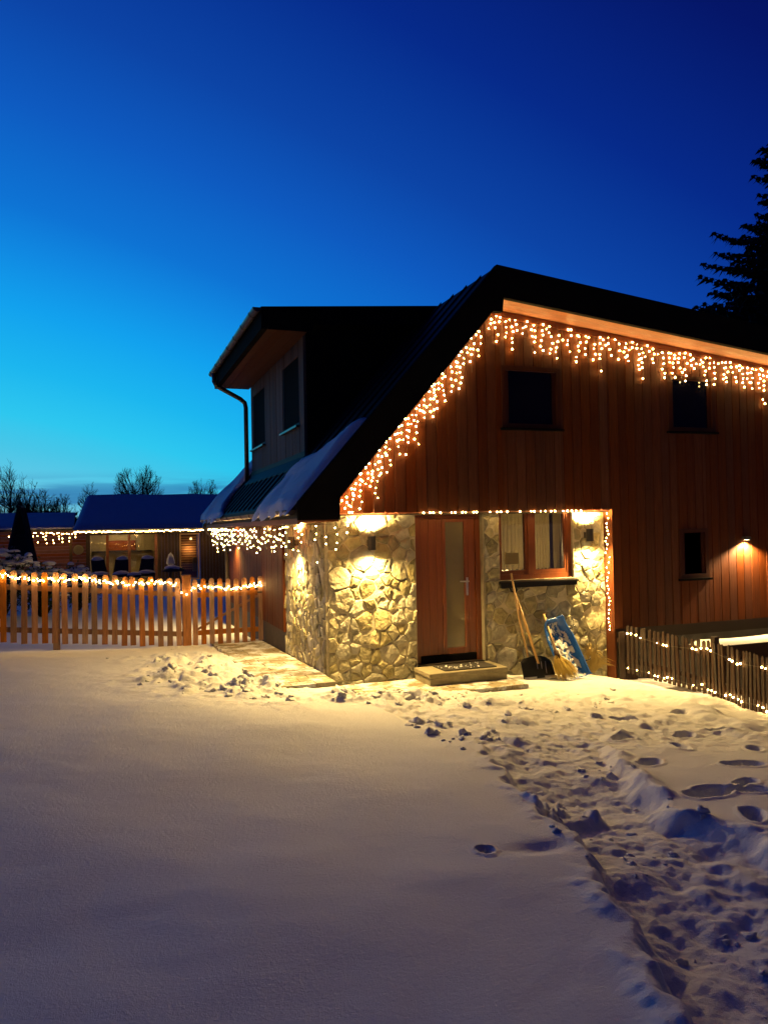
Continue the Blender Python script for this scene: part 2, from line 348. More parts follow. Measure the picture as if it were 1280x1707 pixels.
    inside = np.maximum(np.where(x < 0.02, side_d, -9), np.where(x >= 0.0, front_d, -9)) + wob
    inside = np.where((y > 4.6), -9, inside)
    sw = sstep(-0.04, 0.16, inside)
    z = np.where(near, z * (1 - sw) + (sz - 0.05) * sw, z)
    # snow left against the wall under the window and beyond
    z = np.where(near & (x > 2.45) & (y > -0.9), np.minimum(z, -0.02 - 0.055 * (x - 2.4) + 0.03 * fbm(x, y, 5, 3, 77)), z)
    # inside the house footprint: keep below the floor
    hin = (x > 0.06) & (x < 9) & (y > 0.06) & (y < 8)
    z = np.where(hin, -1.6, z)
    return z
def axis(segs, grow_lo, grow_hi):
    out = []
    for a, b, s in segs: out.append(np.arange(a, b, s))
    c = list(np.concatenate(out)); lo = [];  step = segs[0][2]; p = c[0]
    while p > grow_lo: step *= 1.17; p -= step; lo.append(p)
    step = segs[-1][2]; p = c[-1]; hi = []
    while p < grow_hi: step *= 1.17; p += step; hi.append(p)
    return np.array(lo[::-1] + c + hi)
def build_ground():
    xs = axis([(-6.0, -1.3, 0.032), (-1.3, 2.6, 0.0145), (2.6, 5.0, 0.028)], -700, 700)
    ys = axis([(-8.2, -3.3, 0.0145), (-3.3, 0.0, 0.022), (0.0, 4.6, 0.034)], -120, 900)
    X, Y = np.meshgrid(xs, ys); Z = ground_height(X.ravel(), Y.ravel())
    co = np.column_stack([X.ravel(), Y.ravel(), Z]).astype(np.float32)
    nx, ny = len(xs), len(ys)
    i = (np.arange(ny - 1)[:, None] * nx + np.arange(nx - 1)[None, :]).ravel()
    q = np.column_stack([i, i + 1, i + nx + 1, i + nx]).astype(np.int32)
    me = bpy.data.meshes.new('ground')
    me.vertices.add(len(co)); me.vertices.foreach_set('co', co.ravel())
    me.loops.add(q.size); me.loops.foreach_set('vertex_index', q.ravel())
    me.polygons.add(len(q)); me.polygons.foreach_set('loop_start', np.arange(0, q.size, 4, dtype=np.int32))
    me.update(calc_edges=True); me.polygons.foreach_set('use_smooth', np.ones(len(q), dtype=bool))
    me.materials.append(SNOW)
    o = bpy.data.objects.new('ground', me); COL.objects.link(o)
    tag(o, 'snow-covered ground with a trampled path leading to the door', None, None, 'structure')
build_ground()
def gz(x, y): return float(ground_height(np.array([float(x)]), np.array([float(y)]))[0])

# paving: each paver is a piece of its own
def build_paving():
    base = MB().box(-0.86, -0.03, -0.5, 4.4, -0.05, 0.015).build('paving', PLINTH, None, label='swept stone paving beside the house wall and before the door', kind='structure')
    y = -0.5; k = 0
    while y < 4.3:
        x = -0.85 - (0.15 if k % 2 else 0)
        while x < -0.05:
            x1 = min(x + 0.29, -0.035); z = 0.15 - 0.028 * max(0, y)
            if x1 - max(x, -0.88) > 0.06:
                j = rnd.uniform(-0.003, 0.003)
                MB().prism([(y + 0.004, z - 0.05 + j), (y + 0.196, z - 0.05 + j), (y + 0.196, z - 0.0056 * (y > 0) + j), (y + 0.004, z + j)], max(x, -0.88) + 0.004, x1 - 0.004, 'x').build('paver', PAVER, base)
            x += 0.29
        y += 0.2; k += 1
    y = -0.94; k = 0
    while y < -0.05:
        x = 0.02 - (0.15 if k % 2 else 0)
        while x < 2.3:
            x0 = max(x, 0.02); x1 = min(x + 0.29, 2.28); j = rnd.uniform(-0.003, 0.003)
            if x1 - x0 > 0.05: box('paver', PAVER, base, x0 + 0.004, x1 - 0.004, y + 0.004, min(y + 0.196, -0.03), -0.055, j)
            x += 0.29
        y += 0.2; k += 1
build_paving()

# loose snow clods thrown up beside the paths
def build_clods():
    mb = MB(); rr = random.Random(5)
    ico = bmesh.new(); bmesh.ops.create_icosphere(ico, subdivisions=2, radius=1); V = [v.co.copy() for v in ico.verts]; Fc = [[v.index for v in f.verts] for f in ico.faces]; ico.free()
    spots = []
    for cx, cy, rx, ry, n, s in ((-1.45, 1.7, 0.55, 1.5, 60, .05), (-1.0, -0.35, 0.65, 0.35, 50, .055), (-1.9, 0.6, .5, .5, 14, .05), (-0.1, -1.35, .7, .25, 34, .05), (0.8, -1.6, .6, .4, 26, .045),
                                 (0.2, -2.6, .25, .5, 16, .05), (1.6, -2.2, .9, .6, 18, .05), (0.3, -3.4, .25, .4, 18, .05), (2.8, -1.8, .9, .8, 12, .05), (0.9, -4.3, .3, .4, 8, 0.038),
                                 (0.2, -5.6, .3, .6, 15, 0.034), (-.15, -5.6, .12, .5, 7, 0.026), (0.75, -5.3, .12, .5, 5, 0.038), (0.0, -6.6, .4, .4, 10, 0.03), (-.95, -.9, .3, .15, 8, .05)):
        for i in range(n):
            spots.append((rr.gauss(cx, rx * .55), rr.gauss(cy, ry * .55), s * rr.choice((.25, .35, .45, .6, .8, 1.0)) * rr.uniform(.7, 1.1)))
    for x, y, s in spots:
        if -1.0 < x < 0.05 and 0.2 < y < 4.2 and x > -.85: continue
        z = gz(x, y); a = rr.uniform(0, 6.28); sx, sy, sz = s * rr.uniform(.8, 1.4), s * rr.uniform(.7, 1.1), s * rr.uniform(.5, .85); sd = rr.uniform(0, 50)
        P = []
        for v in V:
            k = 1 + 0.45 * math.sin(v.x * 2.7 + sd) * math.sin(v.y * 3.3 + sd * 2) + 0.28 * math.sin(v.z * 4 + v.x * 3 + sd * 3) + rr.uniform(-.13, .13)
            p = Vector((v.x * sx, v.y * sy, v.z * sz)) * k
            P.append((x + p.x * math.cos(a) - p.y * math.sin(a), y + p.x * math.sin(a) + p.y * math.cos(a), z + p.z + sz * .05))
        mb.add(P, Fc)
    mb.build('snow_clods', SNOW, None, smooth=True, label='loose clods of snow thrown up beside the paths', cat='snow', kind='stuff')
build_clods()

# ------------------------------------------------------------------ the house
house = empty('house', (0, 0, 0), label='timber chalet house with stone entrance front and black metal roof', cat='house')
SL, RS = 1.142, -0.107                      # left (steep) and right (shallow) roof slopes
XR, ZR = 2.1, 5.2                           # ridge
def top_l(x): return ZR + SL * (x - XR)
def top_r(x): return ZR + RS * (x - XR)
def und_l(x): return 2.30 + SL * (x + 0.005)
def und_r(x): return 4.82 + RS * (x - 2.2)
GY = -0.2                                   # front of the gable cladding

# inner body that closes the house to light
MB().box(0.06, 9, 1.3, 8, -1.6, 2.1).box(0.06, 2.2, .14, 1.299, -1.6, 2.1).box(4.13, 9, .14, 1.299, -1.6, 2.1).box(2.201, 4.129, .14, 1.299, -1.6, .9).prism([(0.06, 2.1), (9, 2.1), (9, 4.05), (2.2, 4.75), (2.05, 4.6), (0.06, 2.33)], GY + 0.06, 8).build('core_wall', DARKWALL, house)

def clip(poly, a, b, c):
    """keep the part of a polygon where a*x+b*y<=c"""
    out = []
    for i in range(len(poly)):
        p, q = poly[i], poly[(i + 1) % len(poly)]; dp = a * p[0] + b * p[1] - c; dq = a * q[0] + b * q[1] - c
        if dp <= 0: out.append(p)
        if dp * dq < 0:
            t = dp / (dp - dq); out.append((p[0] + (q[0] - p[0]) * t, p[1] + (q[1] - p[1]) * t))
    return out
def stones(parent, x0, x1, z0, z1, cell, mapf, seed, holes=(), maxdist=0.034):
    """random rubble facing in the rectangle: weighted Voronoi cells, each a stone with its own relief; mapf(u, w, depth) gives the point"""
    rr = random.Random(seed); S = []
    tries = 0
    while tries < 4000:
        tries += 1
        p = (rr.uniform(x0 - .05, x1 + .05), rr.uniform(z0 - .05, z1 + .05)); rad = cell * rr.choice((.5, .65, .85, 1.1, 1.45))
        if any(h[0] < p[0] < h[1] and h[2] < p[1] < h[3] for h in holes): continue
        if all(math.hypot(p[0] - q[0], p[1] - q[1]) > (rad + q[2]) * .5 for q in S): S.append((p[0], p[1], rad))
    for i, (px, pz, pr) in enumerate(S):
        poly = [(x0, z0), (x1, z0), (x1, z1), (x0, z1)]
        for j, (qx, qz, qr) in enumerate(S):
            if i == j: continue
            dx, dz = qx - px, qz - pz; d2 = dx * dx + dz * dz
            if d2 > (cell * 4) ** 2: continue
            c = (qx * qx + qz * qz - px * px - pz * pz + (pr * pr - qr * qr) * .34) / 2
            poly = clip(poly, dx, dz, c)
            if len(poly) < 3: break
        for h in holes:
            if len(poly) >= 3 and max(p[0] for p in poly) > h[0] and min(p[0] for p in poly) < h[1] and max(p[1] for p in poly) > h[2] and min(p[1] for p in poly) < h[3]:
                if px <= h[0]: poly = clip(poly, 1, 0, h[0])
                elif px >= h[1]: poly = clip(poly, -1, 0, -h[1])
                elif pz <= h[2]: poly = clip(poly, 0, 1, h[2])
                else: poly = clip(poly, 0, -1, -h[3])
        if len(poly) < 3: continue
        cx = sum(p[0] for p in poly) / len(poly); cz = sum(p[1] for p in poly) / len(poly)
        # drop tiny edges, subdivide long ones, inset for the joint
        out = []
        for k in range(len(poly)):
            p, q = poly[k], poly[(k + 1) % len(poly)]; l = math.hypot(q[0] - p[0], q[1] - p[1])
            if l < 0.018: continue
            n = max(1, int(l / 0.075))
            for t in range(n):
                f = t / n; jx = rr.uniform(-.009, .009) if t else 0; jz = rr.uniform(-.009, .009) if t else 0
                out.append((p[0] + (q[0] - p[0]) * f + jx, p[1] + (q[1] - p[1]) * f + jz))
        if len(out) < 3: continue
        area = abs(sum(out[k][0] * out[(k + 1) % len(out)][1] - out[(k + 1) % len(out)][0] * out[k][1] for k in range(len(out)))) / 2
        if area < 0.0022: continue
        dep = rr.uniform(.012, maxdist); tx, tz = rr.uniform(-.1, .1), rr.uniform(-.14, .14)
        def inset(p, d):
            l = math.hypot(p[0] - cx, p[1] - cz) or 1; f = max(0.25, (l - d) / l); return (cx + (p[0] - cx) * f, cz + (p[1] - cz) * f)
        gap = rr.uniform(.004, .012); n = len(out); vs = []
        for ring, (ins, dp) in enumerate(((gap - .003, -.02), (gap, dep * .7), (gap + rr.uniform(.003, .012), dep), (gap + .05, dep + .006))):
            for p in out:
                u, w = inset(p, ins); t = tx * (u - cx) + tz * (w - cz)
                if ring == 0: t = 0
                vs.append(mapf(u, w, dp + (t if ring else 0) + (rr.uniform(-.004, .004) if ring > 1 else 0)))
        vs.append(mapf(cx, cz, dep + rr.uniform(.0, .012)))
        fs = [(r * n + k, r * n + (k + 1) % n, (r + 1) * n + (k + 1) % n, (r + 1) * n + k) for r in range(3) for k in range(n)]
        fs += [(3 * n + k, 3 * n + (k + 1) % n, 4 * n) for k in range(n)]
        MB().add(vs, fs).build('stone', STONE, parent, smooth=False)

front = lambda u, w, d: (u, -d, w)
sidef = lambda u, w, d: (-d, u, w)
DX0, DX1, WX0, WX1, WZ0 = 1.2, 2.16, 2.42, 3.58, 1.2      # door and window openings
sw = MB().box(-.011, DX0, -0.011, 0.13, -0.4, 2.118).box(-.011, 0.058, 0.131, 2.2, -0.4, 2.14).build('stone_wall', MORTAR, house)
stones(sw, 0.012, DX0 - 0.005, -0.06, 2.12, 0.185, front, 11)
stones(sw, 0.0, 2.2, 0.0, 2.03, 0.185, sidef, 12)
sw2 = MB().box(DX1 + .029, WX0, -.011, 0.13, -0.4, 2.118).box(WX0, WX1, -.011, 0.129, -0.4, WZ0).box(WX1, 4.088, -.011, 0.13, -0.4, 2.118).build('stone_wall', MORTAR, house)
stones(sw2, DX1 + 0.03, 4.085, -0.3, 2.12, 0.18, front, 13, holes=[(WX0 - .005, WX1 + .005, WZ0 - .04, 3)], maxdist=0.030)

# vertical cladding
def plank_run(parent, x0, x1, zb, ztop, openings, y_front, mat, width=0.145, seed=1, mapf=None, thick=0.028):
    rr = random.Random(seed); x = x0; mapf = mapf or (lambda u, y, z: (u, y, z))
    while x < x1 - 0.02:
        w = min(width * rr.uniform(.96, 1.04), x1 - x); a, b = x + 0.003, x + w - 0.003; j = rr.uniform(-.003, .003)
        cuts = sorted((o for o in openings if o[0] < b and o[1] > a), key=lambda o: o[2])
        # a plank that is only partly cut by an opening is split along its length as well
        spans = [(a, b)]
        for o in cuts:
            ns = []
            for s, e in spans:
                for lim in (o[0], o[1]):
                    if s + .004 < lim < e - .004: ns.append((s, lim)); s = lim
                ns.append((s, e))
            spans = ns
        for s, e in spans:
            segs = [(None, None)]; lo = zb; mid = (s + e) / 2; pieces = []
            for o in cuts:
                if o[0] <= mid <= o[1]:
                    if o[2] > lo + .01: pieces.append((lo, o[2]))
                    lo = max(lo, o[3])
            pieces.append((lo, None))
            for z0, z1 in pieces:
                za = z1 if z1 is not None else ztop(s); zc = z1 if z1 is not None else ztop(e)
                if max(za, zc) - z0 < 0.03: continue
                za = max(za, z0 + .005); zc = max(zc, z0 + .005); c = 0.004
                P = [(s, y_front + c + j, z0), (s + c, y_front + j, z0), (e - c, y_front + j, z0), (e, y_front + c + j, z0), (e, y_front + thick, z0), (s, y_front + thick, z0)]
                T = [za, za + (zc - za) * .03, zc - (zc - za) * .03, zc, zc, za]
                vs = [mapf(*p) for p in P] + [mapf(p[0], p[1], t) for p, t in zip(P, T)]
                MB().add(vs, [(5, 4, 3, 2, 1, 0), (6, 7, 8, 9, 10, 11)] + [(k, (k + 1) % 6, (k + 1) % 6 + 6, k + 6) for k in range(6)]).build('plank', mat, parent)
        x += w
def gable_top(x): return min(und_l(x), und_r(x)) - 0.005
WIN_UP = [(2.40, 3.30, 3.24, 4.07), (5.10, 5.96, 3.26, 4.07)]
WIN_LOW = (5.24, 5.77, 1.12, 1.84)
gw = MB().box(0.0, 4.09, GY + 0.03, GY + 0.058, 2.13, 2.2).box(4.12, 8.9, GY + 0.03, 0.139, 0.3, 2.1).build('gable_wall', DARKWALL, house)
plank_run(gw, 0.0, 4.09, 2.13, gable_top, WIN_UP, GY, WOOD, seed=21)
plank_run(gw, 4.09, 8.9, 0.465, gable_top, WIN_UP + [WIN_LOW], GY, WOOD, seed=22)
# lintel soffit and right-hand reveal of the recessed entrance
box('lintel_board', SOFFIT, house, 0.0, 4.085, GY + 0.031, .12, 2.122, 2.128 + 0.02)
rv = MB().box(4.09, 4.118, GY + 0.032, 0.02, -0.4, 2.12).build('reveal_board', WOOD, house)
MB().box(4.088, 4.116, GY, GY + 0.03, -0.4, 0.463).build('corner_board', WOOD, house)
box('plinth', PLINTH, house, 4.12, 9, GY + 0.05, 0.1, -1.6, 0.45)
# frieze under the right verge
MB().prism([(2.22, und_r(2.22) - 0.09), (9, und_r(9) - 0.09), (9, und_r(9) - 0.008), (2.22, und_r(2.22) - 0.008)], GY - 0.022, GY - 0.003).build('frieze_board', FRAMEW, house)

def gable_window(o, deep=0.06):
    x0, x1, z0, z1 = o
    f = MB()
    y0, y1 = GY - 0.012, GY + deep + 0.05
    f.box(x0, x0 + .06, y0, y1, z0, z1).box(x1 - .06, x1, y0, y1, z0, z1).box(x0 + .06, x1 - .06, y0, y1, z1 - .06, z1).box(x0 + .06, x1 - .06, y0, y1, z0, z0 + .06)
    w = f.build('window', DARKFR, house)
    box('casement', DARKFR, w, x0 + .062, x0 + .112, GY + .012, GY + .05, z0 + .062, z1 - .062)
    box('casement', DARKFR, w, x1 - .112, x1 - .062, GY + .012, GY + .05, z0 + .062, z1 - .062)
    box('pane', GLASSD, w, x0 + .1, x1 - .1, GY + .03, GY + .036, z0 + .06, z1 - .06)
    box('sill', BLACKM, w, x0 - .03, x1 + .03, GY - .05, GY - .004, z0 - .035, z0 - .004)
for o in WIN_UP: gable_window(o)
gable_window(WIN_LOW)

# entrance door
def build_door():
    d = MB().box(DX0 + .002, DX0 + .07, 0.05, 0.128, 0.15, 2.12).box(DX1 - .07, DX1 - .002, 0.05, 0.128, 0.15, 2.12).box(DX0 + .07, DX1 - .07, 0.05, 0.128, 2.05, 2.12).build('door', DOORW, house)
    # leaf: left panel, stiles, glazed strip
    gx0, gx1, gz0, gz1 = 1.66, 1.93, 0.34, 2.0
    for a, b, y in ((DX0 + .072, DX0 + .105, .066), (DX0 + .107, DX0 + .215, .074), (DX0 + .217, DX0 + .325, .074), (DX0 + .327, gx0 - .055, .074), (gx0 - .053, gx0, .066), (gx1, gx1 + .055, .066), (gx1 + .057, DX1 - .072, .07)):
        box('plank', DOORW, d, a, b, y, .112, .26, 2.045, bevel=.004)
    box('rail', DOORW, d, gx0 + .001, gx1 - .001, .068, .11, gz1, 2.045); box('rail', DOORW, d, gx0 + .001, gx1 - .001, .068, .11, .26, gz0)
    box('glass_strip', FROST, d, gx0 + .001, gx1 - .001, .085, .095, gz0 + .001, gz1 - .001)
    box('kick_board', BLACKM, d, DX0 + .072, DX1 - .072, .06, .115, .165, .255, bevel=.006)
    box('threshold', GUTTER, d, DX0 + .01, DX1 - .01, -.02, .12, .14, .162)
    h = MB().tube([(1.965, .066, 1.21), (1.965, .02, 1.21), (1.955, .012, 1.21), (1.84, .012, 1.212)], .010, 8).build('handle', STEEL, d, smooth=True)
    box('lock_plate', STEEL, d, 1.95, 1.98, .058, .067, 1.02, 1.26, bevel=.003)
    # stone-coloured reveal on the right of the door
    box('reveal', CONC, house, DX1, DX1 + .028, -.03, .1, -.1, 2.12)
build_door()
# entrance window with curtains
def build_entry_window():
    x0, x1, z0, z1 = WX0, WX1, WZ0, 2.13
    w = MB().box(x0 + .002, x0 + .03, .04, .125, z0, z1).box(x1 - .075, x1 - .002, .04, .125, z0, z1).box(x0 + .03, x1 - .075, .04, .125, z0, z0 + .07).build('window', FRAMEW, house)
    xm = 2.93
    box('mullion', FRAMEW, w, xm - .045, xm + .045, .035, .12, z0 + .07, z1)
    for a, b in ((x0 + .03, xm - .045), (xm + .045, x1 - .075)):
        MB().box(a + .001, a + .034, .05, .1, z0 + .071, z1).box(b - .034, b - .001, .05, .1, z0 + .071, z1).box(a + .034, b - .034, .05, .1, z0 + .071, z0 + .125).build('casement', FRAMEW, w)
        box('pane', PANE, w, a + .03, b - .03, .07, .076, z0 + .12, z1)
    # curtain folds
    for a, b in ((x0 + .07, xm - .085), (xm + .08, xm + .34), (xm + .40, x1 - .12)):
        vs = []; n = 28
        for k in range(n + 1):
            u = a + (b - a) * k / n; y = .104 + .010 * math.sin(k * 1.35) + .004 * math.sin(k * 3.1)
            vs += [(u, y, z0 + .13 + .012 * math.sin(k)), (u, y, z1)]
        MB().add(vs, [(2 * k, 2 * k + 2, 2 * k + 3, 2 * k + 1) for k in range(n)]).build('curtain', CURTAIN, w, smooth=True)
    box('paper_sheet', PAPER, w, x0 + .12, x0 + .33, .063, .066, 1.41, 1.57)
    s = MB().prism([(-.10, 1.150), (-.10, 1.178), (.04, 1.20), (.04, 1.15)], x0 - .03, x1 + .02, 'x').build('sill', BLACKP, w)
    box('sill_apron', BLACKP, w, x0 - .02, x1 + .01, -.075, -.005, 1.10, 1.148)
build_entry_window()
def room_lamp():  # unseen lamp, added behind the curtains to light them
    L = empty('curtain_fill_lamp', (3.0, .95, .9), label='added lamp lighting the curtains of the entrance window from behind', cat='lamp')
    MB().tube([(3.0, .95, .9), (3.0, .95, 1.15)], [.05, .02], 8).build('base', GUTTER, L)
    MB().tube([(3.0, .95, 1.15), (3.0, .95, 1.32)], [.11, .07], 12, cap=False).build('lamp_shade', emit_mat('lamp_shade', (1, .72, .32), 2.5), L)
    l = bpy.data.lights.new('room_light', 'POINT'); l.energy = 45; l.color = (1, .72, .32); l.shadow_soft_size = .08
    o = bpy.data.objects.new('room_light', l); COL.objects.link(o); o.parent = L; o.location = (0, 0, .62)
room_lamp()

# side cladding panel, plinth
sc_w = MB().box(0.0, 0.058, 2.2, 8, -0.4, 2.1).build('side_wall', PLINTH, house)
plank_run(sc_w, 2.22, 7.95, 0.40, lambda x: 2.03, [], -0.03, WOOD, seed=23, mapf=lambda u, y, z: (y, u, z))
MB().box(-0.055, -0.032, 2.2, 2.245, 0.4, 2.03).build('trim_board', WOOD, house)

# roof -----------------------------------------------------------------------
def build_roof():
    r = MB().prism([(-0.5, top_l(-.5)), (XR, ZR), (9.2, top_r(9.2)), (9.2, top_r(9.2) - .1), (XR, ZR - .14), (-0.5, top_l(-.5) - .16)], -0.62, 8.1).build('roof', ROOFM, house)
    MB().prism([(-0.5, 2.05), (-0.01, 2.05), (-0.01, 2.30), (2.04, 4.63), (2.17, 4.63), (2.19, 4.815), (9.2, und_r(9.2)), (9.2, top_r(9.2) + .02), (XR, ZR + .025), (-0.5, top_l(-.5) + .03)], -0.70, -0.622).build('barge_board', BLACKM, r)
    y = -.3
    while y < 8:
        MB().prism([(-0.49, top_l(-.49) - .01), (XR - .02, top_l(XR - .02) - .01), (XR - .02, top_l(XR - .02) + .035), (-0.49, top_l(-.49) + .035)], y - .012, y + .012).build('seam', ROOFM, r)
        y += 0.42
    # soffit of the right verge: boards running along the verge
    for k in range(3):
        y0 = -0.62 + k * .14
        MB().prism([(2.19, und_r(2.19)), (9.2, und_r(9.2)), (9.2, und_r(9.2) + .025), (2.19, und_r(2.19) + .025)], y0 + .002, y0 + .138).build('soffit_board', SOFFIT, r)
    MB().prism([(-.01, und_l(-.01)), (2.04, und_l(2.04)), (2.04, und_l(2.04) + .03), (-.01, und_l(-.01) + .03)], -.62, -.2).build('soffit_board', SOFFIT, r)
    # boxed eave on the left
    box('eave_fascia', SOFFIT, r, -.495, -.465, -.62, 8.0, 2.005, 2.16)
    for k in range(3):
        x0 = -.463 + k * .155
        box('eave_soffit_board', SOFFIT, r, x0 + .002, x0 + .153, -.62, 8.0, 2.03, 2.05)
    return r
build_roof()
def gutter(name, x, z, y0, y1, r=.06):
    mb = MB(); vs = []; n = 9
    for y in (y0, y1):
        for rad in (r, r - .008):
            for k in range(n):
                t = math.pi * k / (n - 1); vs.append((x - math.cos(t) * rad, y, z - math.sin(t) * rad))
    f = []
    for a, b in ((0, 2 * n), (n, 3 * n)):
        f += [(a + k, a + k + 1, b + k + 1, b + k) for k in range(n - 1)]
    f += [(0, n, 3 * n, 2 * n), (n - 1, 2 * n - 1, 4 * n - 1, 3 * n - 1), tuple(range(n)), tuple(range(2 * n, 3 * n))]
    mb.add(vs, f); g = mb.build(name, GUTTER, house, smooth=False)
    y = y0 + .3
    while y < y1:
        m2 = MB(); m2.tube([(x - math.cos(math.pi * k / 8) * (r + .004), y, z - math.sin(math.pi * k / 8) * (r + .004)) for k in range(9)], .006, 4); m2.build('bracket', GUTTER, g)
        y += .7
    return g
gutter('gutter', -.558, 2.17, -.56, 7.75)
gutter('gutter', -.575, 4.99, 1.17, 5.9)
MB().tube([(-.575, 5.55, 4.93), (-.575, 5.55, 4.78), (-.53, 5.57, 4.70), (-.06, 5.7, 4.49), (.03, 5.72, 4.42), (.05, 5.73, 4.33), (.05, 5.73, 2.86)], .043, 10).build('downpipe', GUTTER, house, smooth=True)
MB().tube([(-.558, 7.5, 2.12), (-.558, 7.5, 2.0), (-.5, 7.52, 1.9), (-.15, 7.65, 1.68), (-.08, 7.68, 1.58), (-.07, 7.68, -.2)], .04, 10).build('downpipe', GUTTER, house, smooth=True)

# dormer -----------------------------------------------------------------------
def build_dormer():
    DXw, Y0, Y1 = 0.14, 1.464, 5.68
    d = MB().prism([(DXw + .03, 2.9), (XR + .05, 4.9), (XR + .05, 5.1), (DXw + .03, 4.86)], Y0 + .01, Y1 - .01).build('dormer', DARKWALL, house)
    ops = [(1.79, 2.87, 3.475, 4.5), (4.34, 5.5, 3.475, 4.5)]
    plank_run(d, Y0, Y1, 2.9, lambda x: 4.78, ops, DXw, WOOD_OLD, seed=31, mapf=lambda u, y, z: (y, u, z), width=.16)
    for a, b, z0, z1 in ops:
        MB().box(DXw + .01, DXw + .032, a, a + .05, z0, z1).box(DXw + .01, DXw + .032, b - .05, b, z0, z1).box(DXw + .01, DXw + .032, a + .05, b - .05, z0, z0 + .05).build('window_frame', DARKF, d)
        box('window_pane', SCREEN, d, DXw + .02, DXw + .026, a + .05, b - .05, z0 + .05, z1)
        box('window_sill', GUTTER, d, DXw - .06, DXw + .01, a - .03, b + .03, z0 - .03, z0 - .002)
    box('corner_trim', WOOD_OLD, d, DXw - .012, DXw + .03, Y0 - .016, Y0 - .002, 2.9, 4.78)
    MB().prism([(DXw + .031, top_l(DXw) - .1), (XR, ZR - .1), (XR + .1, 5.1), (DXw + .031, 4.86)], Y0 - .014, Y0 + .008).build('cheek', BLACKM, d)
    MB().prism([(-.52, 4.745), (XR + .16, 4.95), (XR + .16, 5.235), (-.52, 5.005)], 1.17, 5.9).build('dormer_roof', BLACKM, d)
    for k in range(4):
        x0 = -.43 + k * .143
        box('dormer_soffit_board', SOFFIT_SHADE, d, x0 + .002, x0 + .141, 1.2, 5.87, 4.712, 4.742)
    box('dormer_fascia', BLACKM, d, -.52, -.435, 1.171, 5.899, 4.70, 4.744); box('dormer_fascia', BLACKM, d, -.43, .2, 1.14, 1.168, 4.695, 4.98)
    MB().prism([(DXw - .16, top_l(DXw - .16) + .012), (DXw - .002, top_l(DXw) + .012), (DXw - .002, top_l(DXw) + .10), (DXw - .012, top_l(DXw) + .10), (DXw - .012, top_l(DXw) + .03), (DXw - .16, top_l(DXw - .16) + .03)], Y0, Y1).build('flashing', ROOFM, d)
build_dormer()

# snow left on the roof
def roof_snow(name, label, ya, yb, x0, xtop, seed, th, ylean):
    """snow on the steep roof: y from ya to yb, x from the eave x0 up to xtop(y); ylean shifts y with x"""
    nx_, ny_ = 44, 70; vv = []; fs = []
    U, V = np.meshgrid(np.linspace(0, 1, nx_), np.linspace(0, 1, ny_), indexing='ij'); U = U.ravel(); V = V.ravel()
    Y0 = ya + (yb - ya) * V; XT = xtop(Y0) + .07 * fbm(Y0, Y0 * 0, 3.0, 4, seed); X = x0 + (XT - x0) * U
    wob = .20 * fbm(X, X * 0 + 2, 3.2, 4, seed + 2); Y = Y0 + ylean(X, V) + wob * V * (1 - .0 * V) * (1 if ya < 0 else 0) + wob * (1 - V) * (1 if ya > 0 else 0)
    e = np.minimum.reduce([U * (XT - x0) / .06, (1 - U) * (XT - x0) / .14, V * (yb - ya) / .1, (1 - V) * (yb - ya) / .1, np.ones_like(U)]); e = np.maximum(e, 0) ** .5
    t = th * (.7 + .55 * fbm(X, Y, 2.5, 4, seed + 4)) * e
    X = X - (.10 * fbm(Y, Y * 0 + 3, 4, 4, seed + 9) + .02) * (1 - U) ** 6
    vv = list(zip((X - .45 * t).tolist(), Y.tolist(), (top_l(X) + .02 + t).tolist()))
    fs = [(i * ny_ + j, i * ny_ + j + 1, (i + 1) * ny_ + j + 1, (i + 1) * ny_ + j) for i in range(nx_ - 1) for j in range(ny_ - 1)]
    return MB().add(vv, fs).build(name, SNOW, None, smooth=True, label=label, cat='snow', kind='stuff')
roof_snow('roof_snow', 'tapering strip of snow on the steep roof between dormer and verge', -.61, 1.45, -.6, lambda y: .40 - .19 * (y + .6), 3, .10, lambda X, V: 0)
roof_snow('roof_snow', 'snow slab on the far end of the steep roof beyond the dormer', 6.2, 8.05, -.57, lambda y: 1.2 + 0 * y, 5, .10, lambda X, V: -(1 - V) * 1.1 * np.clip((-.1 - X) / .45, 0, 1))

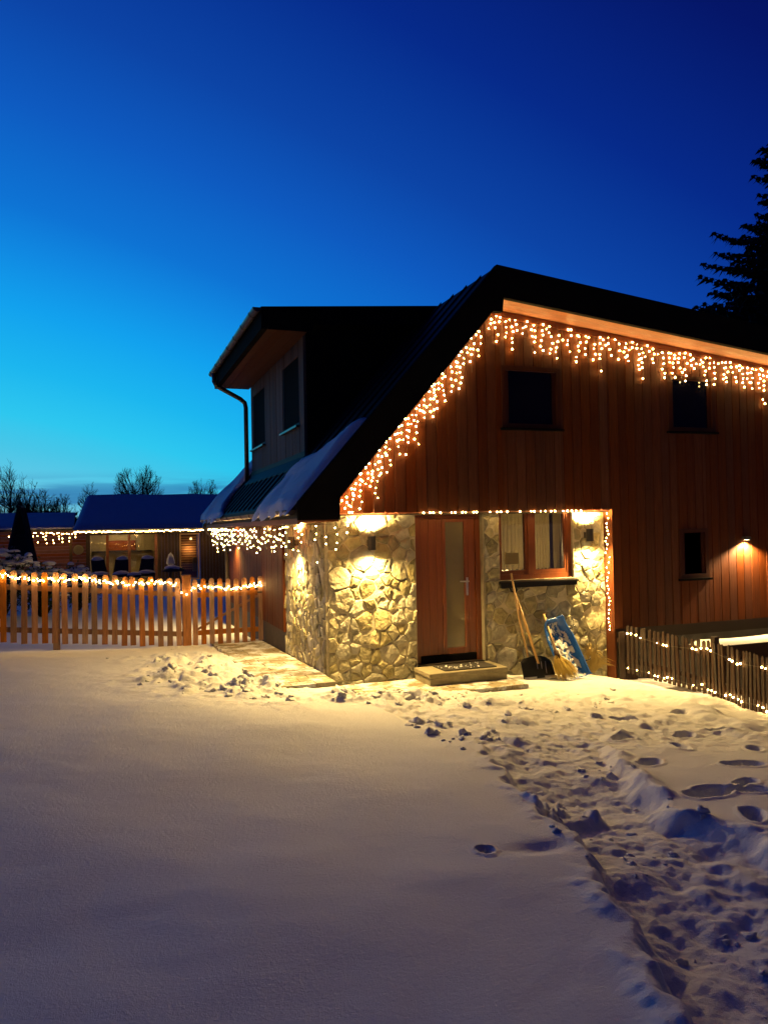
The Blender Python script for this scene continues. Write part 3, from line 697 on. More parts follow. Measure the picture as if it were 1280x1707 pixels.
# ------------------------------------------------------------------ wall lamps (up and down lights)
def spot(name, loc, direction, power, size, blend, parent, col=(1.0, 0.66, 0.215), rad=.03):
    l = bpy.data.lights.new(name, 'SPOT'); l.energy = power; l.spot_size = R_(size); l.spot_blend = blend; l.color = col; l.shadow_soft_size = rad
    o = bpy.data.objects.new(name, l); COL.objects.link(o); o.parent = parent
    o.location = Vector(loc) - wloc(parent); o.rotation_euler = Vector(direction).to_track_quat('-Z', 'Y').to_euler(); return o
def wall_lamp(p, n, label, pd, pu, group='up and down wall lamps'):
    """p: point on the wall, n: wall normal (outward)"""
    p = Vector(p); n = Vector(n); t = Vector((n.y, -n.x, 0)).normalized(); 
    L = empty('wall_lamp', p, label=label, cat='lamp', group=group)
    def ob(a0, a1, b0, b1, z0, z1):
        m = MB(); vs = [p + n * b + t * a + Vector((0, 0, z)) for z in (z0, z1) for a, b in ((a0, b0), (a1, b0), (a1, b1), (a0, b1))]
        return m.add(vs, [(0, 3, 2, 1), (4, 5, 6, 7), (0, 1, 5, 4), (1, 2, 6, 5), (2, 3, 7, 6), (3, 0, 4, 7)])
    ob(-.03, .03, .005, .06, -.04, .04).build('wall_bracket', LAMPM, L)
    c = p + n * .105
    sh = MB(); k = 14; vs = []
    for z in (-.085, .085):
        for rad in (.05, .044):
            for i in range(k): a = 2 * math.pi * i / k; vs.append(c + n * (math.cos(a) * rad) + t * (math.sin(a) * rad) + Vector((0, 0, z)))
    f = []
    for i in range(k):
        j = (i + 1) % k
        f += [(i, j, 2 * k + j, 2 * k + i), (k + j, k + i, 3 * k + i, 3 * k + j), (i, k + i, k + j, j), (2 * k + j, 3 * k + j, 3 * k + i, 2 * k + i)]
    sh.add(vs, f).build('lamp_body', LAMPM, L, smooth=False)
    for s in (-1, 1):
        m = MB(); m.add([c + n * (math.cos(2 * math.pi * i / k) * .0435) + t * (math.sin(2 * math.pi * i / k) * .0435) + Vector((0, 0, s * .07)) for i in range(k)], [tuple(range(k))]); m.build('lens', LENSM, L)
    if pd: spot('down_light', c + Vector((0, 0, -.09)), n * .54 + Vector((0, 0, -1)), pd, 172, .9, L)
    if pu: spot('up_light', c + Vector((0, 0, .09)), n * .15 + Vector((0, 0, 1)), pu, 150, .8, L)
    return L
wall_lamp((.56, -.045, 1.755), (0, -1, 0), 'black wall lamp on the stone left of the door', P_DOWN, P_UP)
wall_lamp((3.76, -.045, 1.785), (0, -1, 0), 'black wall lamp on the stone right of the window', P_DOWN, P_UP)
wall_lamp((-.045, 1.2, 1.76), (-1, 0, 0), 'black wall lamp on the side stone wall near the corner', P_SIDE, P_UP)
wall_lamp((-.03, 6.55, 1.78), (-1, 0, 0), 'wall lamp on the wooden side wall behind the gate', P_FAR, P_FAR * .5)
def down_lamp():
    p = Vector((6.45, GY - .003, 1.66)); L = empty('wall_downlight', p, label='small downlight on the dark timber wall beyond the right fence', cat='lamp')
    MB().box(p.x - .06, p.x + .06, GY - .09, GY - .004, 1.655, 1.70).build('lamp_hood', LAMPM, L, bevel=.01)
    MB().add([(p.x - .035, GY - .075, 1.652), (p.x + .035, GY - .075, 1.652), (p.x + .035, GY - .02, 1.652), (p.x - .035, GY - .02, 1.652)], [(0, 1, 2, 3)]).build('lens', LENSM, L)
    spot('down_light', (p.x, GY - .06, 1.63), (0, -.05, -1), P_RIGHT, 142, .5, L, (1, .66, .28), .02)
down_lamp()

# ------------------------------------------------------------------ string lights
def ico_mesh(name, r, mat, sub=1):
    bm = bmesh.new(); bmesh.ops.create_icosphere(bm, subdivisions=sub, radius=r); me = bpy.data.meshes.new(name); bm.to_mesh(me); bm.free(); me.materials.append(mat); return me
BM_ = ico_mesh('bulb', .0112, BULBM); BMS = ico_mesh('bulb', .008, BULBM); BMF = ico_mesh('bulb', .023, BULBF)
def light_string(name, label, cables, bulbs, mesh, group=None, crad=.0028):
    o = empty(name, bulbs[0], label=label, cat='string lights', group=group)
    mb = MB()
    for c in cables: mb.tube(c, crad, 3, cap=False)
    mb.build('cable', CABLE, o)
    for b in bulbs: mesh_obj('bulb', mesh if rnd.random() < .7 else (BMS if mesh is BM_ else mesh), o, b)
    return o
def icicle(name, label, path, lengths, step=.105, mesh=BM_, jit=.012, gap=.082, group=None, keep=1.0, seed=1, first=.02):
    rr = random.Random(seed); path = [Vector(p) for p in path]; cables = [path]; bulbs = []
    seg = [(path[i + 1] - path[i]).length for i in range(len(path) - 1)]; tot = sum(seg); s = step * .5; k = 0
    while s < tot:
        r = s
        for i, l in enumerate(seg):
            if r <= l: p = path[i].lerp(path[i + 1], r / l); break
            r -= l
        ln = lengths[k % len(lengths)] * rr.uniform(.85, 1.15); c = [p.copy()]; z = first + rr.uniform(0, .07) * (first > .015)
        while z < ln:
            q = p + Vector((rr.uniform(-jit, jit) * 1.6, rr.uniform(-jit, jit), -z)); c.append(q)
            if rr.random() < keep: bulbs.append(q)
            z += gap * rr.uniform(.8, 1.3)
        if len(c) > 1: cables.append(c)
        s += step * rr.uniform(.8, 1.25); k += 1
    return light_string(name, label, cables, bulbs, mesh, group)
YL = GY - .034
icicle('icicle_lights', 'icicle lights under the steep left verge of the gable', [(.06, YL, und_l(.06) - .03), (2.1, YL, und_l(2.1) - .06)], [.3, .5, .36, .62, .42, .3, .56, .25], step=.072, seed=3, first=.10, gap=.072, keep=.92, jit=.018)
icicle('icicle_lights', 'icicle lights under the long right verge of the gable', [(2.2, YL, und_r(2.2) - .05), (9.0, YL, und_r(9.0) - .05)], [.26, .42, .14, .36, .52, .2, .3, .14, .44], step=.078, seed=4, keep=.9, gap=.07, jit=.018)
icicle('icicle_lights', 'dense icicle lights along the low side eave by the gate', [(-.44, 7.4, 2.0), (-.44, -.5, 2.0), (.1, -.6, 2.0)], [.3, .4, .22, .36, .28, .44], step=.15, seed=5, keep=.75, mesh=BMS)
icicle('lintel_lights', 'row of small lights along the lintel above door and window', [(1.2, YL + .02, 2.135), (3.62, YL + .02, 2.135)], [.05, .02, .07, .03, .05], step=.075, seed=6, keep=.85, gap=.2, first=.012)
def vertical_string():
    rr = random.Random(8); pts = [(4.055, -.16 + rr.uniform(-.02, .02), 2.1)]; b = []
    z = 2.08
    while z > .42:
        p = (4.06 - rr.uniform(0, .03), -.15 + rr.uniform(-.035, .05), z); b.append(p); pts.append(p); z -= rr.uniform(.04, .075)
    light_string('corner_lights', 'light string running down the right edge of the stone entrance', [pts], b, BMS)
vertical_string()

# ------------------------------------------------------------------ fences
def picket_mesh(w, h, t, mat, rounded=True):
    pts = [(-w / 2, 0), (w / 2, 0), (w / 2, h - w * .45)]
    if rounded: pts += [(w * .5 * math.cos(a), h - w * .45 + w * .45 * math.sin(a)) for a in (.45, .9, 1.57, 2.24, 2.69)]
    else: pts += [(0, h)]
    pts += [(-w / 2, h - w * .45)]
    mb = MB().prism(pts, -t / 2, t / 2); o = mb.build('tmp', mat); me = o.data; bpy.data.objects.remove(o); me.name = 'picket'; return me
def left_fence():
    f = empty('picket_fence', (-1.3, 4.0, .05), label='larch picket fence with rounded tops left of the gate', cat='fence')
    h = 1.12; me = picket_mesh(.088, h, .022, FENCEW); rr = random.Random(2)
    def zb(x): return .03 + (-1.3 - x) * .092
    x = -1.42
    while x > -5.4:
        o = mesh_obj('picket', me, f, (x, 3.975 + rr.uniform(-.003, .003), zb(x) + rr.uniform(-.012, .012))); o.rotation_euler = (rr.uniform(-.02, .02), rr.uniform(-.022, .022), 0); x -= .1445 * rr.uniform(.95, 1.05)
    for dz in (.16, .82):
        MB().add([(-5.5, 3.99, zb(-5.5) + dz), (-1.36, 3.99, zb(-1.36) + dz), (-1.36, 4.035, zb(-1.36) + dz), (-5.5, 4.035, zb(-5.5) + dz)] + [(-5.5, 3.99, zb(-5.5) + dz + .08), (-1.36, 3.99, zb(-1.36) + dz + .08), (-1.36, 4.035, zb(-1.36) + dz + .08), (-5.5, 4.035, zb(-5.5) + dz + .08)],
                 [(0, 3, 2, 1), (4, 5, 6, 7), (0, 1, 5, 4), (1, 2, 6, 5), (2, 3, 7, 6), (3, 0, 4, 7)]).build('rail', FENCEW, f)
    for x in (-3.3, -5.2): box('post', FENCEW, f, x - .05, x + .05, 4.037, 4.137, zb(x) - .3, zb(x) + 1.05)
    box('gate_post', FENCEW, f, -1.365, -1.225, 3.95, 4.07, -.3, 1.22, bevel=.012)
    # gate
    g = empty('garden_gate', (-.6, 3.98, .02), label='larch picket gate between the fence post and the house wall', cat='gate')
    xs = [-1.16 + .137 * k for k in range(9)]
    mg = picket_mesh(.082, 1.1, .022, FENCEW)
    for k, x in enumerate(xs): mesh_obj('picket', mg, g, (x, 3.965 + rr.uniform(-.003, .003), .04 + .012 * math.sin(k)))
    for z in (.2, .83): box('rail', FENCEW, g, -1.2, -.03, 3.978, 4.02, z, z + .08)
    MB().add([(-1.18, 3.98, .29), (-1.10, 3.98, .29), (-.06, 3.98, .82), (-.14, 3.98, .82), (-1.18, 4.015, .29), (-1.10, 4.015, .29), (-.06, 4.015, .82), (-.14, 4.015, .82)], [(0, 1, 2, 3), (7, 6, 5, 4), (0, 4, 5, 1), (1, 5, 6, 2), (2, 6, 7, 3), (3, 7, 4, 0)]).build('brace', FENCEW, g)
    box('hinge', GUTTER, g, -.12, -.034, 3.95, 3.953, .86, .89)
    # garlands
    def garland(x0, x1, n, seed):
        r2 = random.Random(seed); c = []; b = []
        for i in range(n):
            t = i / (n - 1); x = x0 + (x1 - x0) * t; sag = .055 * math.sin(math.pi * ((t * 3.2) % 1.0))
            z = zb(x) + 1.06 - sag + r2.uniform(-.035, .03) if x < -1.3 else 1.02 - .05 * math.sin(math.pi * (x + 1.2) / 1.2) + r2.uniform(-.03, .03)
            p = (x + r2.uniform(-.02, .02), 3.935 + r2.uniform(-.02, .012), z); c.append(p); b.append(p)
        return c, b
    c, b = garland(-5.3, -1.45, 128, 3); c += [(-1.38, 3.92, .93), (-1.3, 3.91, .9), (-1.22, 3.92, .96)]; b += c[-3:]
    light_string('fence_lights', 'garland of warm lights wound along the larch picket fence', [c], b, BM_)
    c, b = garland(-1.18, -.04, 36, 4); light_string('gate_lights', 'garland of warm lights along the top of the garden gate', [c], b, BM_)
left_fence()
def right_fence():
    A = [Vector((4.22, -.33, -.16)), Vector((4.40, -1.64, -.22)), Vector((4.13, -2.85, -.22)), Vector((3.86, -4.0, -.2))]
    f = empty('dark_picket_fence', A[0], label='low dark picket fence running from the house towards the viewer at right', cat='fence')
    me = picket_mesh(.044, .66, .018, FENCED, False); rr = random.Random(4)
    tops = []; bots = []
    for i in range(3):
        p, q = A[i], A[i + 1]; L = (q - p).length; n = int(L / .074); ang = math.atan2(q.y - p.y, q.x - p.x)
        for k in range(n):
            c = p.lerp(q, k / n); o = mesh_obj('picket', me, f, c + Vector((rr.uniform(-.004, .004), 0, .03 + rr.uniform(-.012, .012)))); o.rotation_euler = (rr.uniform(-.03, .03), rr.uniform(-.02, .02), ang); o.scale = (1, 1, 1.0 if i < 2 else 1 - .32 * k / n)
        hs = lambda t, i=i: 1.0 if i < 2 else 1 - .32 * t
        nrm = Vector((-(q - p).y, (q - p).x, 0)).normalized() * .02
        if nrm.x < 0: nrm = -nrm
        for dz in (.17, .5):
            d = Vector((0, 0, dz)); u = Vector((0, 0, .055))
            dq = d * hs(1); vs = [p + nrm * .6 + d, q + nrm * .6 + dq, q + nrm * 2 + dq, p + nrm * 2 + d]; vs += [v + u for v in vs]
            MB().add(vs, [(0, 3, 2, 1), (4, 5, 6, 7), (0, 1, 5, 4), (1, 2, 6, 5), (2, 3, 7, 6), (3, 0, 4, 7)]).build('rail', FENCED, f)
        if i: 
            c = p + nrm * 4.2; box('post', FENCED, f, c.x - .035, c.x + .035, c.y - .035, c.y + .035, p.z - .4, p.z + .74)
        m = int(L / .075)
        for k in range(m):
            t = (k + rr.uniform(-.2, .2)) / m; c = p.lerp(q, min(1, max(0, t)))
            off = Vector((-.03, -.005, 0))
            if rr.random() < (.85 if math.sin(k * .9 + i) > -.25 else .15): tops.append(c + off + Vector((0, 0, .585 * hs(t) - .05 * math.sin(math.pi * min(1, max(0, t))) + rr.uniform(-.016, .016))))
            if rr.random() < (.85 if math.sin(k * .8 + 1 + i) > -.35 else .15): bots.append(c + off + Vector((0, 0, .115 + rr.uniform(-.025, .025))))
    light_string('fence_lights', 'upper light string sagging along the dark fence at right', [tops], tops, BM_)
    light_string('fence_lights', 'lower light string along the foot of the dark fence at right', [bots], bots, BM_)
    # plank screen between fence and house corner
    s = empty('plank_screen', (4.12, -.24, -.15), label='short dark plank screen between the stone corner and the fence', cat='screen')
    for k in range(3): box('plank', FENCED, s, 4.125 + k * .1, 4.215 + k * .1, -.262, -.238, -.25, .43 - .02 * k)
    box('rail', FENCED, s, 4.12, 4.43, -.237, -.21, .28, .34)
right_fence()
def snow_table():
    t = empty('garden_table', (6.2, -.9, -1.1), label='dark wooden table capped with snow beyond the right fence', cat='table')
    for k in range(2): box('top_plank', FENCED, t, 4.9, 8.2, -1.05 + k * .16, -.90 + k * .16, .22, .27)
    box('apron', FENCED, t, 4.95, 8.15, -1.03, -1.0, .06, .218)
    for x in (5.3, 6.5, 7.7): box('leg', FENCED, t, x - .06, x + .06, -.98, -.78, -1.2, .219)
    mb = MB(); n = 40
    vs = []
    for i in range(n + 1):
        x = 4.9 + 3.3 * i / n
        for j in range(9):
            v = j / 8; y = -1.06 + .33 * v; e = min(1, v / .12, (1 - v) / .12, i / 2, (n - i) / 2); vs.append((x, y, .272 + (.05 + .012 * math.sin(x * 3)) * max(0, e) ** .5))
    mb.add(vs, [(i * 9 + j, (i + 1) * 9 + j, (i + 1) * 9 + j + 1, i * 9 + j + 1) for i in range(n) for j in range(8)]).build('table_snow', SNOW, None, smooth=True, label='cap of snow on the dark garden table', cat='snow', kind='stuff')
    # evergreen shrub at the frame's edge
    s = empty('evergreen_shrub', (6.35, -1.75, -.9), label='evergreen shrub at the right edge by the dark fence', cat='shrub')
    rr = random.Random(9); lf = MB(); st = MB()
    for k in range(9):
        a = rr.uniform(0, 6.28); h = rr.uniform(.6, 1.35); tip = Vector((6.35 + .35 * math.cos(a), -1.75 + .35 * math.sin(a), -.9 + h)); st.tube([(6.35, -1.75, -.95), (6.35 + .15 * math.cos(a), -1.75 + .15 * math.sin(a), -.9 + h * .5), tip], [.012, .008, .004], 4)
        for j in range(34):
            c = Vector((6.35, -1.75, -.9)).lerp(tip, rr.uniform(.25, 1)) + Vector((rr.gauss(0, .07), rr.gauss(0, .07), rr.gauss(0, .06))); d = Vector((rr.gauss(0, 1), rr.gauss(0, 1), rr.gauss(0, .5))).normalized(); e = d.cross(Vector((0, 0, 1))).normalized()
            lf.add([c, c + d * .035 + e * .014, c + d * .07, c + d * .035 - e * .014], [(0, 1, 2, 3)])
    st.build('stem', BARK, s); lf.build('foliage', LEAFD, s)
snow_table()

# ------------------------------------------------------------------ door step and the things by the door
def step():
    s = empty('door_step', (1.66, -.32, 0), label='concrete block step in front of the entrance door', cat='step')
    box('tread', CONC, s, 1.12, 2.2, -.57, -.075, .1, .152, bevel=.006)
    box('riser', CONC, s, 1.135, 2.19, -.555, -.50, -.05, .099); box('riser', CONC, s, 1.135, 1.18, -.499, -.075, -.05, .099); box('riser', CONC, s, 2.145, 2.19, -.499, -.075, -.05, .099)
    m = box('door_mat', RUBBER, None, 1.36, 2.08, -.50, -.12, .153, .166, bevel=.004, label='dark rubber doormat with bits of snow on the step', cat='doormat')
    mb = MB(); rr = random.Random(3)
    for k in range(34):
        x, y, r = rr.uniform(1.38, 2.06), rr.uniform(-.48, -.14), rr.uniform(.005, .02); z = .166
        mb.add([(x + r * rr.uniform(.7, 1.2) * math.cos(a), y + r * rr.uniform(.7, 1.2) * math.sin(a), z) for a in (0, 1.05, 2.1, 3.14, 4.2, 5.2)] + [(x, y, z + r * .5)], [(i, (i + 1) % 6, 6) for i in range(6)])
    mb.build('snow_bits', SNOW, m)
step()
def tools():
    zg = -.07
    # snow shovel
    s = empty('snow_shovel', (2.78, -.5, zg), label='black snow shovel with wooden shaft leaning under the window', cat='shovel')
    n, k = 12, 8; vs = []
    top = Vector((2.74, -.40, .20)); up = Vector((-.03, .18, .9)).normalized(); rt = Vector((1, -.08, .02)).normalized(); nr = rt.cross(up).normalized()
    for side in (0, 1):
        for i in range(n + 1):
            u = (i / n - .5) * 2
            for j in range(k + 1):
                v = j / k; wd = .225 * (1 - .12 * v ** 3) * (1 - .25 * max(0, v - .8) ** 2 * 25 * abs(u) ** 3 * .3)
                bow = .05 * (u * u) + .06 * v * v
                vs.append(top + rt * (u * wd) + up * (-.26 + .29 * v - .05 * max(0, v - .7) * abs(u) ** 2 * 3) - nr * (-bow) * -1 + nr * (.006 * side))
    f = []; o2 = (n + 1) * (k + 1)
    for i in range(n):
        for j in range(k): a = i * (k + 1) + j; f += [(a, a + 1, a + k + 2, a + k + 1), (o2 + a, o2 + a + k + 1, o2 + a + k + 2, o2 + a + 1)]
    MB().add(vs, f).build('blade', BLACKP, s, smooth=True)
    MB().add([top + rt * a + up * b - nr * c for a in (-.225, .225) for b in (-.275, -.235) for c in (-.002, .012)], [(0, 1, 3, 2), (4, 6, 7, 5), (0, 4, 5, 1), (2, 3, 7, 6), (0, 2, 6, 4), (1, 5, 7, 3)]).build('wear_edge', STEEL, s)
    for q in (-.02, .04, .1): MB().tube([top + rt * (q - .01) + up * -.255 + nr * -.01, top + rt * q + up * -.05 + nr * -.01], .006, 5).build('rib', STEEL, s)
    g = Vector((2.60, -.085, 1.02))
    MB().tube([top + Vector((0.01, .01, -.08)), top.lerp(g, .5) + Vector((0, .01, 0)), g], .017, 8).build('shaft', HANDLE, s, smooth=True)
    d = (g - top).normalized(); e = Vector((1, .15, 0)).normalized()
    MB().tube([g - d * .03, g + d * .02, g + d * .045 - e * .045, g + d * .115 - e * .055, g + d * .125, g + d * .115 + e * .055, g + d * .045 + e * .045, g + d * .02], .013, 7).build('grip', BLACKP, s, smooth=True)
    # long broom handle
    b = empty('broom', (2.7, -.3, zg), label='long wooden broom stick leaning beside the snow shovel', cat='broom')
    MB().tube([(2.70, -.30, .0), (2.61, -.18, .65), (2.525, -.125, 1.30)], .0135, 8).build('stick', HANDLE, b, smooth=True)
    box('head', FENCED, b, 2.60, 2.86, -.34, -.27, -.02, .03, bevel=.01)
    mb = MB(); rr = random.Random(4)
    for q in range(120):
        x, y = rr.uniform(2.61, 2.85), rr.uniform(-.335, -.275); mb.tube([(x, y, -.02), (x + rr.gauss(0, .008), y + rr.gauss(0, .008), -.10)], .0022, 3, cap=False)
    mb.build('bristles', STRAW, b)
    # straw besom
    w = empty('besom', (3.03, -.52, zg), label='yellow straw besom leaning between shovel and blue sled', cat='broom')
    MB().tube([(3.05, -.06, .72), (3.03, -.25, .45), (3.01, -.44, .22)], .017, 7).build('stick', HANDLE, w, smooth=True)
    MB().tube([(3.014, -.40, .27), (3.008, -.46, .17)], [.03, .045], 8).build('binding', FENCED, w, smooth=True)
    mb = MB()
    for q in range(330):
        a, r = rr.uniform(0, 6.28), rr.uniform(0, 1) ** .5
        p0 = Vector((3.01 + .035 * r * math.cos(a), -.44 + .03 * r * math.sin(a), .22)); p2 = Vector((3.08 + .16 * r * math.cos(a) + rr.gauss(0, .02), -.56 + .08 * r * math.sin(a), -.06 + rr.uniform(-.03, .10))); p1 = p0.lerp(p2, .5) + Vector((rr.gauss(0, .01) + .03 * r * math.cos(a), rr.gauss(0, .01), .01))
        mb.tube([p0, p1, p2], [.003, .003, .0015], 3, cap=False)
    mb.build('bristles', STRAW, w)
    # blue sled
    sl = empty('sled', (3.3, -.5, zg), label='blue plastic sled smeared with snow leaning on the stone wall', cat='sled')
    T = Vector((3.10, -.10, .62)); B = Vector((3.25, -.46, -.12)); ax = (B - T); Ln = ax.length; ax.normalize(); rt = Vector((1, .1, 0)); rt = (rt - ax * rt.dot(ax)).normalized(); nr = rt.cross(ax).normalized()
    if nr.y > 0: nr = -nr
    nu, nv = 16, 26
    def P(u, v, off=0.0):
        w_ = (.135 + .085 * min(1, v * 3) ** .6) * (1 - .12 * max(0, v - .85) ** 1 * 3)
        wall = .085 * max(0, (abs(u) - .62) / .38) ** 1.3 * (1 if v < .96 else .8); nose = .07 * max(0, 1 - v / .16) ** 2 + .05 * max(0, (v - .88) / .12) ** 2
        ridge = .012 * math.exp(-(u / .12) ** 2) + .008 * math.exp(-((abs(u) - .4) / .08) ** 2)
        return T + ax * (Ln * v) + rt * (u * w_) + nr * (wall + nose + ridge + off)
    vs = [P(-1 + 2 * i / nu, j / nv, o_) for o_ in (0, -.008) for i in range(nu + 1) for j in range(nv + 1)]; o2 = (nu + 1) * (nv + 1)
    f = []
    for i in range(nu):
        for j in range(nv): a = i * (nv + 1) + j; f += [(a, a + 1, a + nv + 2, a + nv + 1), (o2 + a, o2 + a + nv + 1, o2 + a + nv + 2, o2 + a + 1)]
    MB().add(vs, f).build('tub', BLUEP, sl, smooth=True)
    rim = [P(-1, j / nv) for j in range(nv, -1, -1)] + [P(-1 + 2 * i / nu, 0) for i in range(1, nu)] + [P(1, j / nv) for j in range(nv + 1)]
    MB().tube(rim, .013, 7).build('rim', BLUEP, sl, smooth=True)
    # snow stuck in the tub
    nu, nv = 40, 90; vs = []
    ok = {}
    for i in range(nu + 1):
        for j in range(nv + 1):
            u = (-1 + 2 * i / nu) * .78; v = .05 + .93 * j / nv
            m_ = float(fbm(np.array([u * 1.2]), np.array([v * 3.2]), 5.5, 4, 6, .65)[0]) - .06 + .26 * v - .3 * max(0, abs(u) - .45); ok[i, j] = m_ > 0.02
            vs.append(P(u, v, .002 + .012 * max(0, min(1, m_ * 3))))
    f = [(i * (nv + 1) + j, i * (nv + 1) + j + 1, (i + 1) * (nv + 1) + j + 1, (i + 1) * (nv + 1) + j) for i in range(nu) for j in range(nv) if ok[i, j] or ok[i + 1, j + 1]]
    MB().add(vs, f).build('stuck_snow', SNOW, sl, smooth=True)
    for v in (.22, .78):
        c = P(1, v) ; MB().tube([c, c + rt * .03 + nr * .02, c + rt * .075 + nr * .03, c + rt * .09 - ax * .04 + nr * .03], .009, 6).build('brake_lever', BLACKP, sl, smooth=True)
    # dry grass
    gr = empty('dry_grass', (3.68, -.22, -.12), label='clump of dry straw coloured grass at the stone corner', cat='plant')
    mb = MB()
    for q in range(150):
        a = rr.uniform(-.1, 3.24) if rr.random() < .8 else rr.uniform(0, 6.28); L = rr.uniform(.18, .46); c = Vector((3.68 + rr.gauss(0, .02), -.24 + rr.gauss(0, .02), -.09)); dx = math.cos(a) * L * .72; dz = (.25 + .85 * abs(math.sin(a))) * L; dy = rr.uniform(-.2, .12) * L
        mid = c + Vector((dx * .5, dy * .5, dz * .75 + .03)); tip = c + Vector((dx, dy, dz * (.9 - .35 * abs(math.cos(a))))); w_ = Vector((.007, 0, 0)) if abs(dx) < dz else Vector((0, 0, .007))
        mb.add([c - w_, c + w_, mid + w_ * .8, mid - w_ * .8, tip], [(0, 1, 2, 3), (3, 2, 4)])
    mb.build('blades', STRAW, gr)
tools()

# ------------------------------------------------------------------ garden house, arbour and furniture behind the fence
def shed():
    Y = 26.4; zg = -.25
    s = empty('garden_house', (-.5, 28, zg), label='long low garden house with snowy roof and lit glazed room', cat='building')
    X0, X1 = -3.35, 5.0
    rp = [(25.7, 1.95, 0), (29.3, 3.50, .5), (32.6, 1.95, 0), (32.6, 2.08, 0), (29.3, 3.62, .5), (25.7, 2.07, 0)]
    MB().add([(X0 - .45 + h_, y_, z_) for y_, z_, h_ in rp] + [(X1 + .3, y_, z_) for y_, z_, h_ in rp], [(0, 1, 4, 5), (1, 2, 3, 4), (11, 10, 7, 6), (10, 9, 8, 7)] + [(i, (i + 1) % 6, (i + 1) % 6 + 6, i + 6) for i in range(6)]).build('roof', DARKF, s)
    sn = MB(); nx_, ny_ = 60, 20; vs = []
    for i in range(nx_ + 1):
        for j in range(ny_ + 1):
            t = j / ny_; x = X0 - .47 + .5 * t + (X1 - X0 + .8 - .5 * t) * i / nx_; y = 25.66 + 3.64 * t; z = 2.07 + 1.55 * (y - 25.7) / 3.6
            e = min(1, t * 12, i / 1.0, (nx_ - i) / 1.0); vs.append((x, y, z + .01 + (.10 + .015 * math.sin(x * 2.1 + t * 5)) * max(0, e) ** .5))
    sn.add(vs, [(i * (ny_ + 1) + j, (i + 1) * (ny_ + 1) + j, (i + 1) * (ny_ + 1) + j + 1, i * (ny_ + 1) + j + 1) for i in range(nx_) for j in range(ny_)])
    sn.build('roof_snow', SNOW, None, smooth=True, label='even blanket of snow on the garden house roof', cat='snow', kind='stuff')
    # gable and back walls, room
    MB().prism([(Y, zg - .3), (32, zg - .3), (32, 2.1), (29.3, 3.4), (Y, 2.1)], X0 + .03, X0 + .13, 'x').build('gable_end', SHEDW, s)
    box('back_wall', SHEDIN, s, X0 + .2, -.35, 28.6, 28.7, zg, 2.05); box('ceiling', SHEDIN, s, X0 + .2, -.35, Y + .1, 28.6, 1.98, 2.02); box('floor', SHEDIN, s, X0 + .2, -.35, Y + .1, 28.6, zg - .1, zg)
    box('partition', SHEDIN, s, -.36, -.26, Y + .06, 28.6, zg, 2.05); box('partition', SHEDIN, s, X0 + .14, X0 + .2, Y + .06, 28.6, zg, 2.05)
    box('shelf', DARKF, s, X0 + .25, -.5, 28.2, 28.59, 1.02, 1.08); box('wall_band', BRICKW, s, X0 + .9, -1.2, 28.55, 28.598, 1.1, 1.55)
    x = -.32
    rr = random.Random(12)
    while x < X1:
        w = .14
        if not (.60 < x + w / 2 < 1.46): box('plank', SHEDW, s, x + .003, x + w - .003, Y, Y + .03, zg - .2, 1.98)
        x += w
    box('header', SHEDW, s, X0, X1, Y - .02, Y + .06, 1.83, 1.979)
    for x in (X0 + .12, -2.45, -1.55, -.42): box('post', SHEDW if x < -3 else BRICKW, s, x - .06, x + .06, Y - .04, Y + .05, zg - .2, 1.829)
    for a, b in ((X0 + .18, -2.51), (-2.39, -1.61), (-1.49, -.48)): box('pane', PANE, s, a + .001, b - .001, Y, Y + .008, zg, 1.828)
    # sauna door
    d = MB().box(.60, .655, Y - .03, Y + .03, zg, 1.83).box(1.40, 1.455, Y - .03, Y + .03, zg, 1.83).box(.655, 1.40, Y - .03, Y + .03, 1.775, 1.83).box(.655, 1.40, Y - .03, Y + .03, zg, zg + .06).build('sauna_door', PALEW, s)
    box('back', BRICKW, d, .66, 1.39, Y + .35, Y + .37, zg + .06, 1.77)
    z = .2
    while z < 1.7: box('slat', PALEW, d, .67, 1.38, Y + .24, Y + .27, z, z + .05); z += .11
    box('bench', SHEDIN, d, 1.15, 1.38, Y + .05, Y + .09, .1, .75); box('pane', PANE, d, .656, 1.399, Y - .01, Y, zg + .061, 1.774)
    def pl(nm, loc, e, r, col, par):
        l = bpy.data.lights.new(nm, 'POINT'); l.energy = e; l.color = col; l.shadow_soft_size = r; o = bpy.data.objects.new(nm, l); COL.objects.link(o); o.parent = par; o.location = Vector(loc) - wloc(par)
    # ceiling lamps in the room and in the sauna
    cl = empty('ceiling_lamp', (-1.9, 27.6, 1.9), label='round ceiling lamp glowing inside the garden house', cat='lamp')
    MB().add([(-1.9 + .12 * math.cos(a * .5236), 27.6 + .12 * math.sin(a * .5236), 1.93) for a in range(12)] + [(-1.9 + .12 * math.cos(a * .5236), 27.6 + .12 * math.sin(a * .5236), 1.975) for a in range(12)], [tuple(range(12))] + [(i, (i + 1) % 12, (i + 1) % 12 + 12, i + 12) for i in range(12)]).build('lamp_shade', emit_mat('room_lamp', (1, .8, .4), 4.0), cl)
    pl('room_light', (-1.9, 27.6, 1.75), 30, .1, (1, .72, .32), cl)
    sl = empty('sauna_lamp', (1.15, Y + .25, 1.72), label='small round lamp glowing behind the sauna door', cat='lamp')
    m = ico_mesh('lamp_globe', .05, emit_mat('sauna_lamp', (1, .6, .25), 6.0), 2); mesh_obj('lamp_globe', m, sl, (1.12, Y + .22, 1.58)); pl('sauna_light', (1.0, Y + .06, 1.1), 9, .05, (1, .52, .18), sl)
    # eave lights
    rr = random.Random(3); b = []; x = X0 - .4
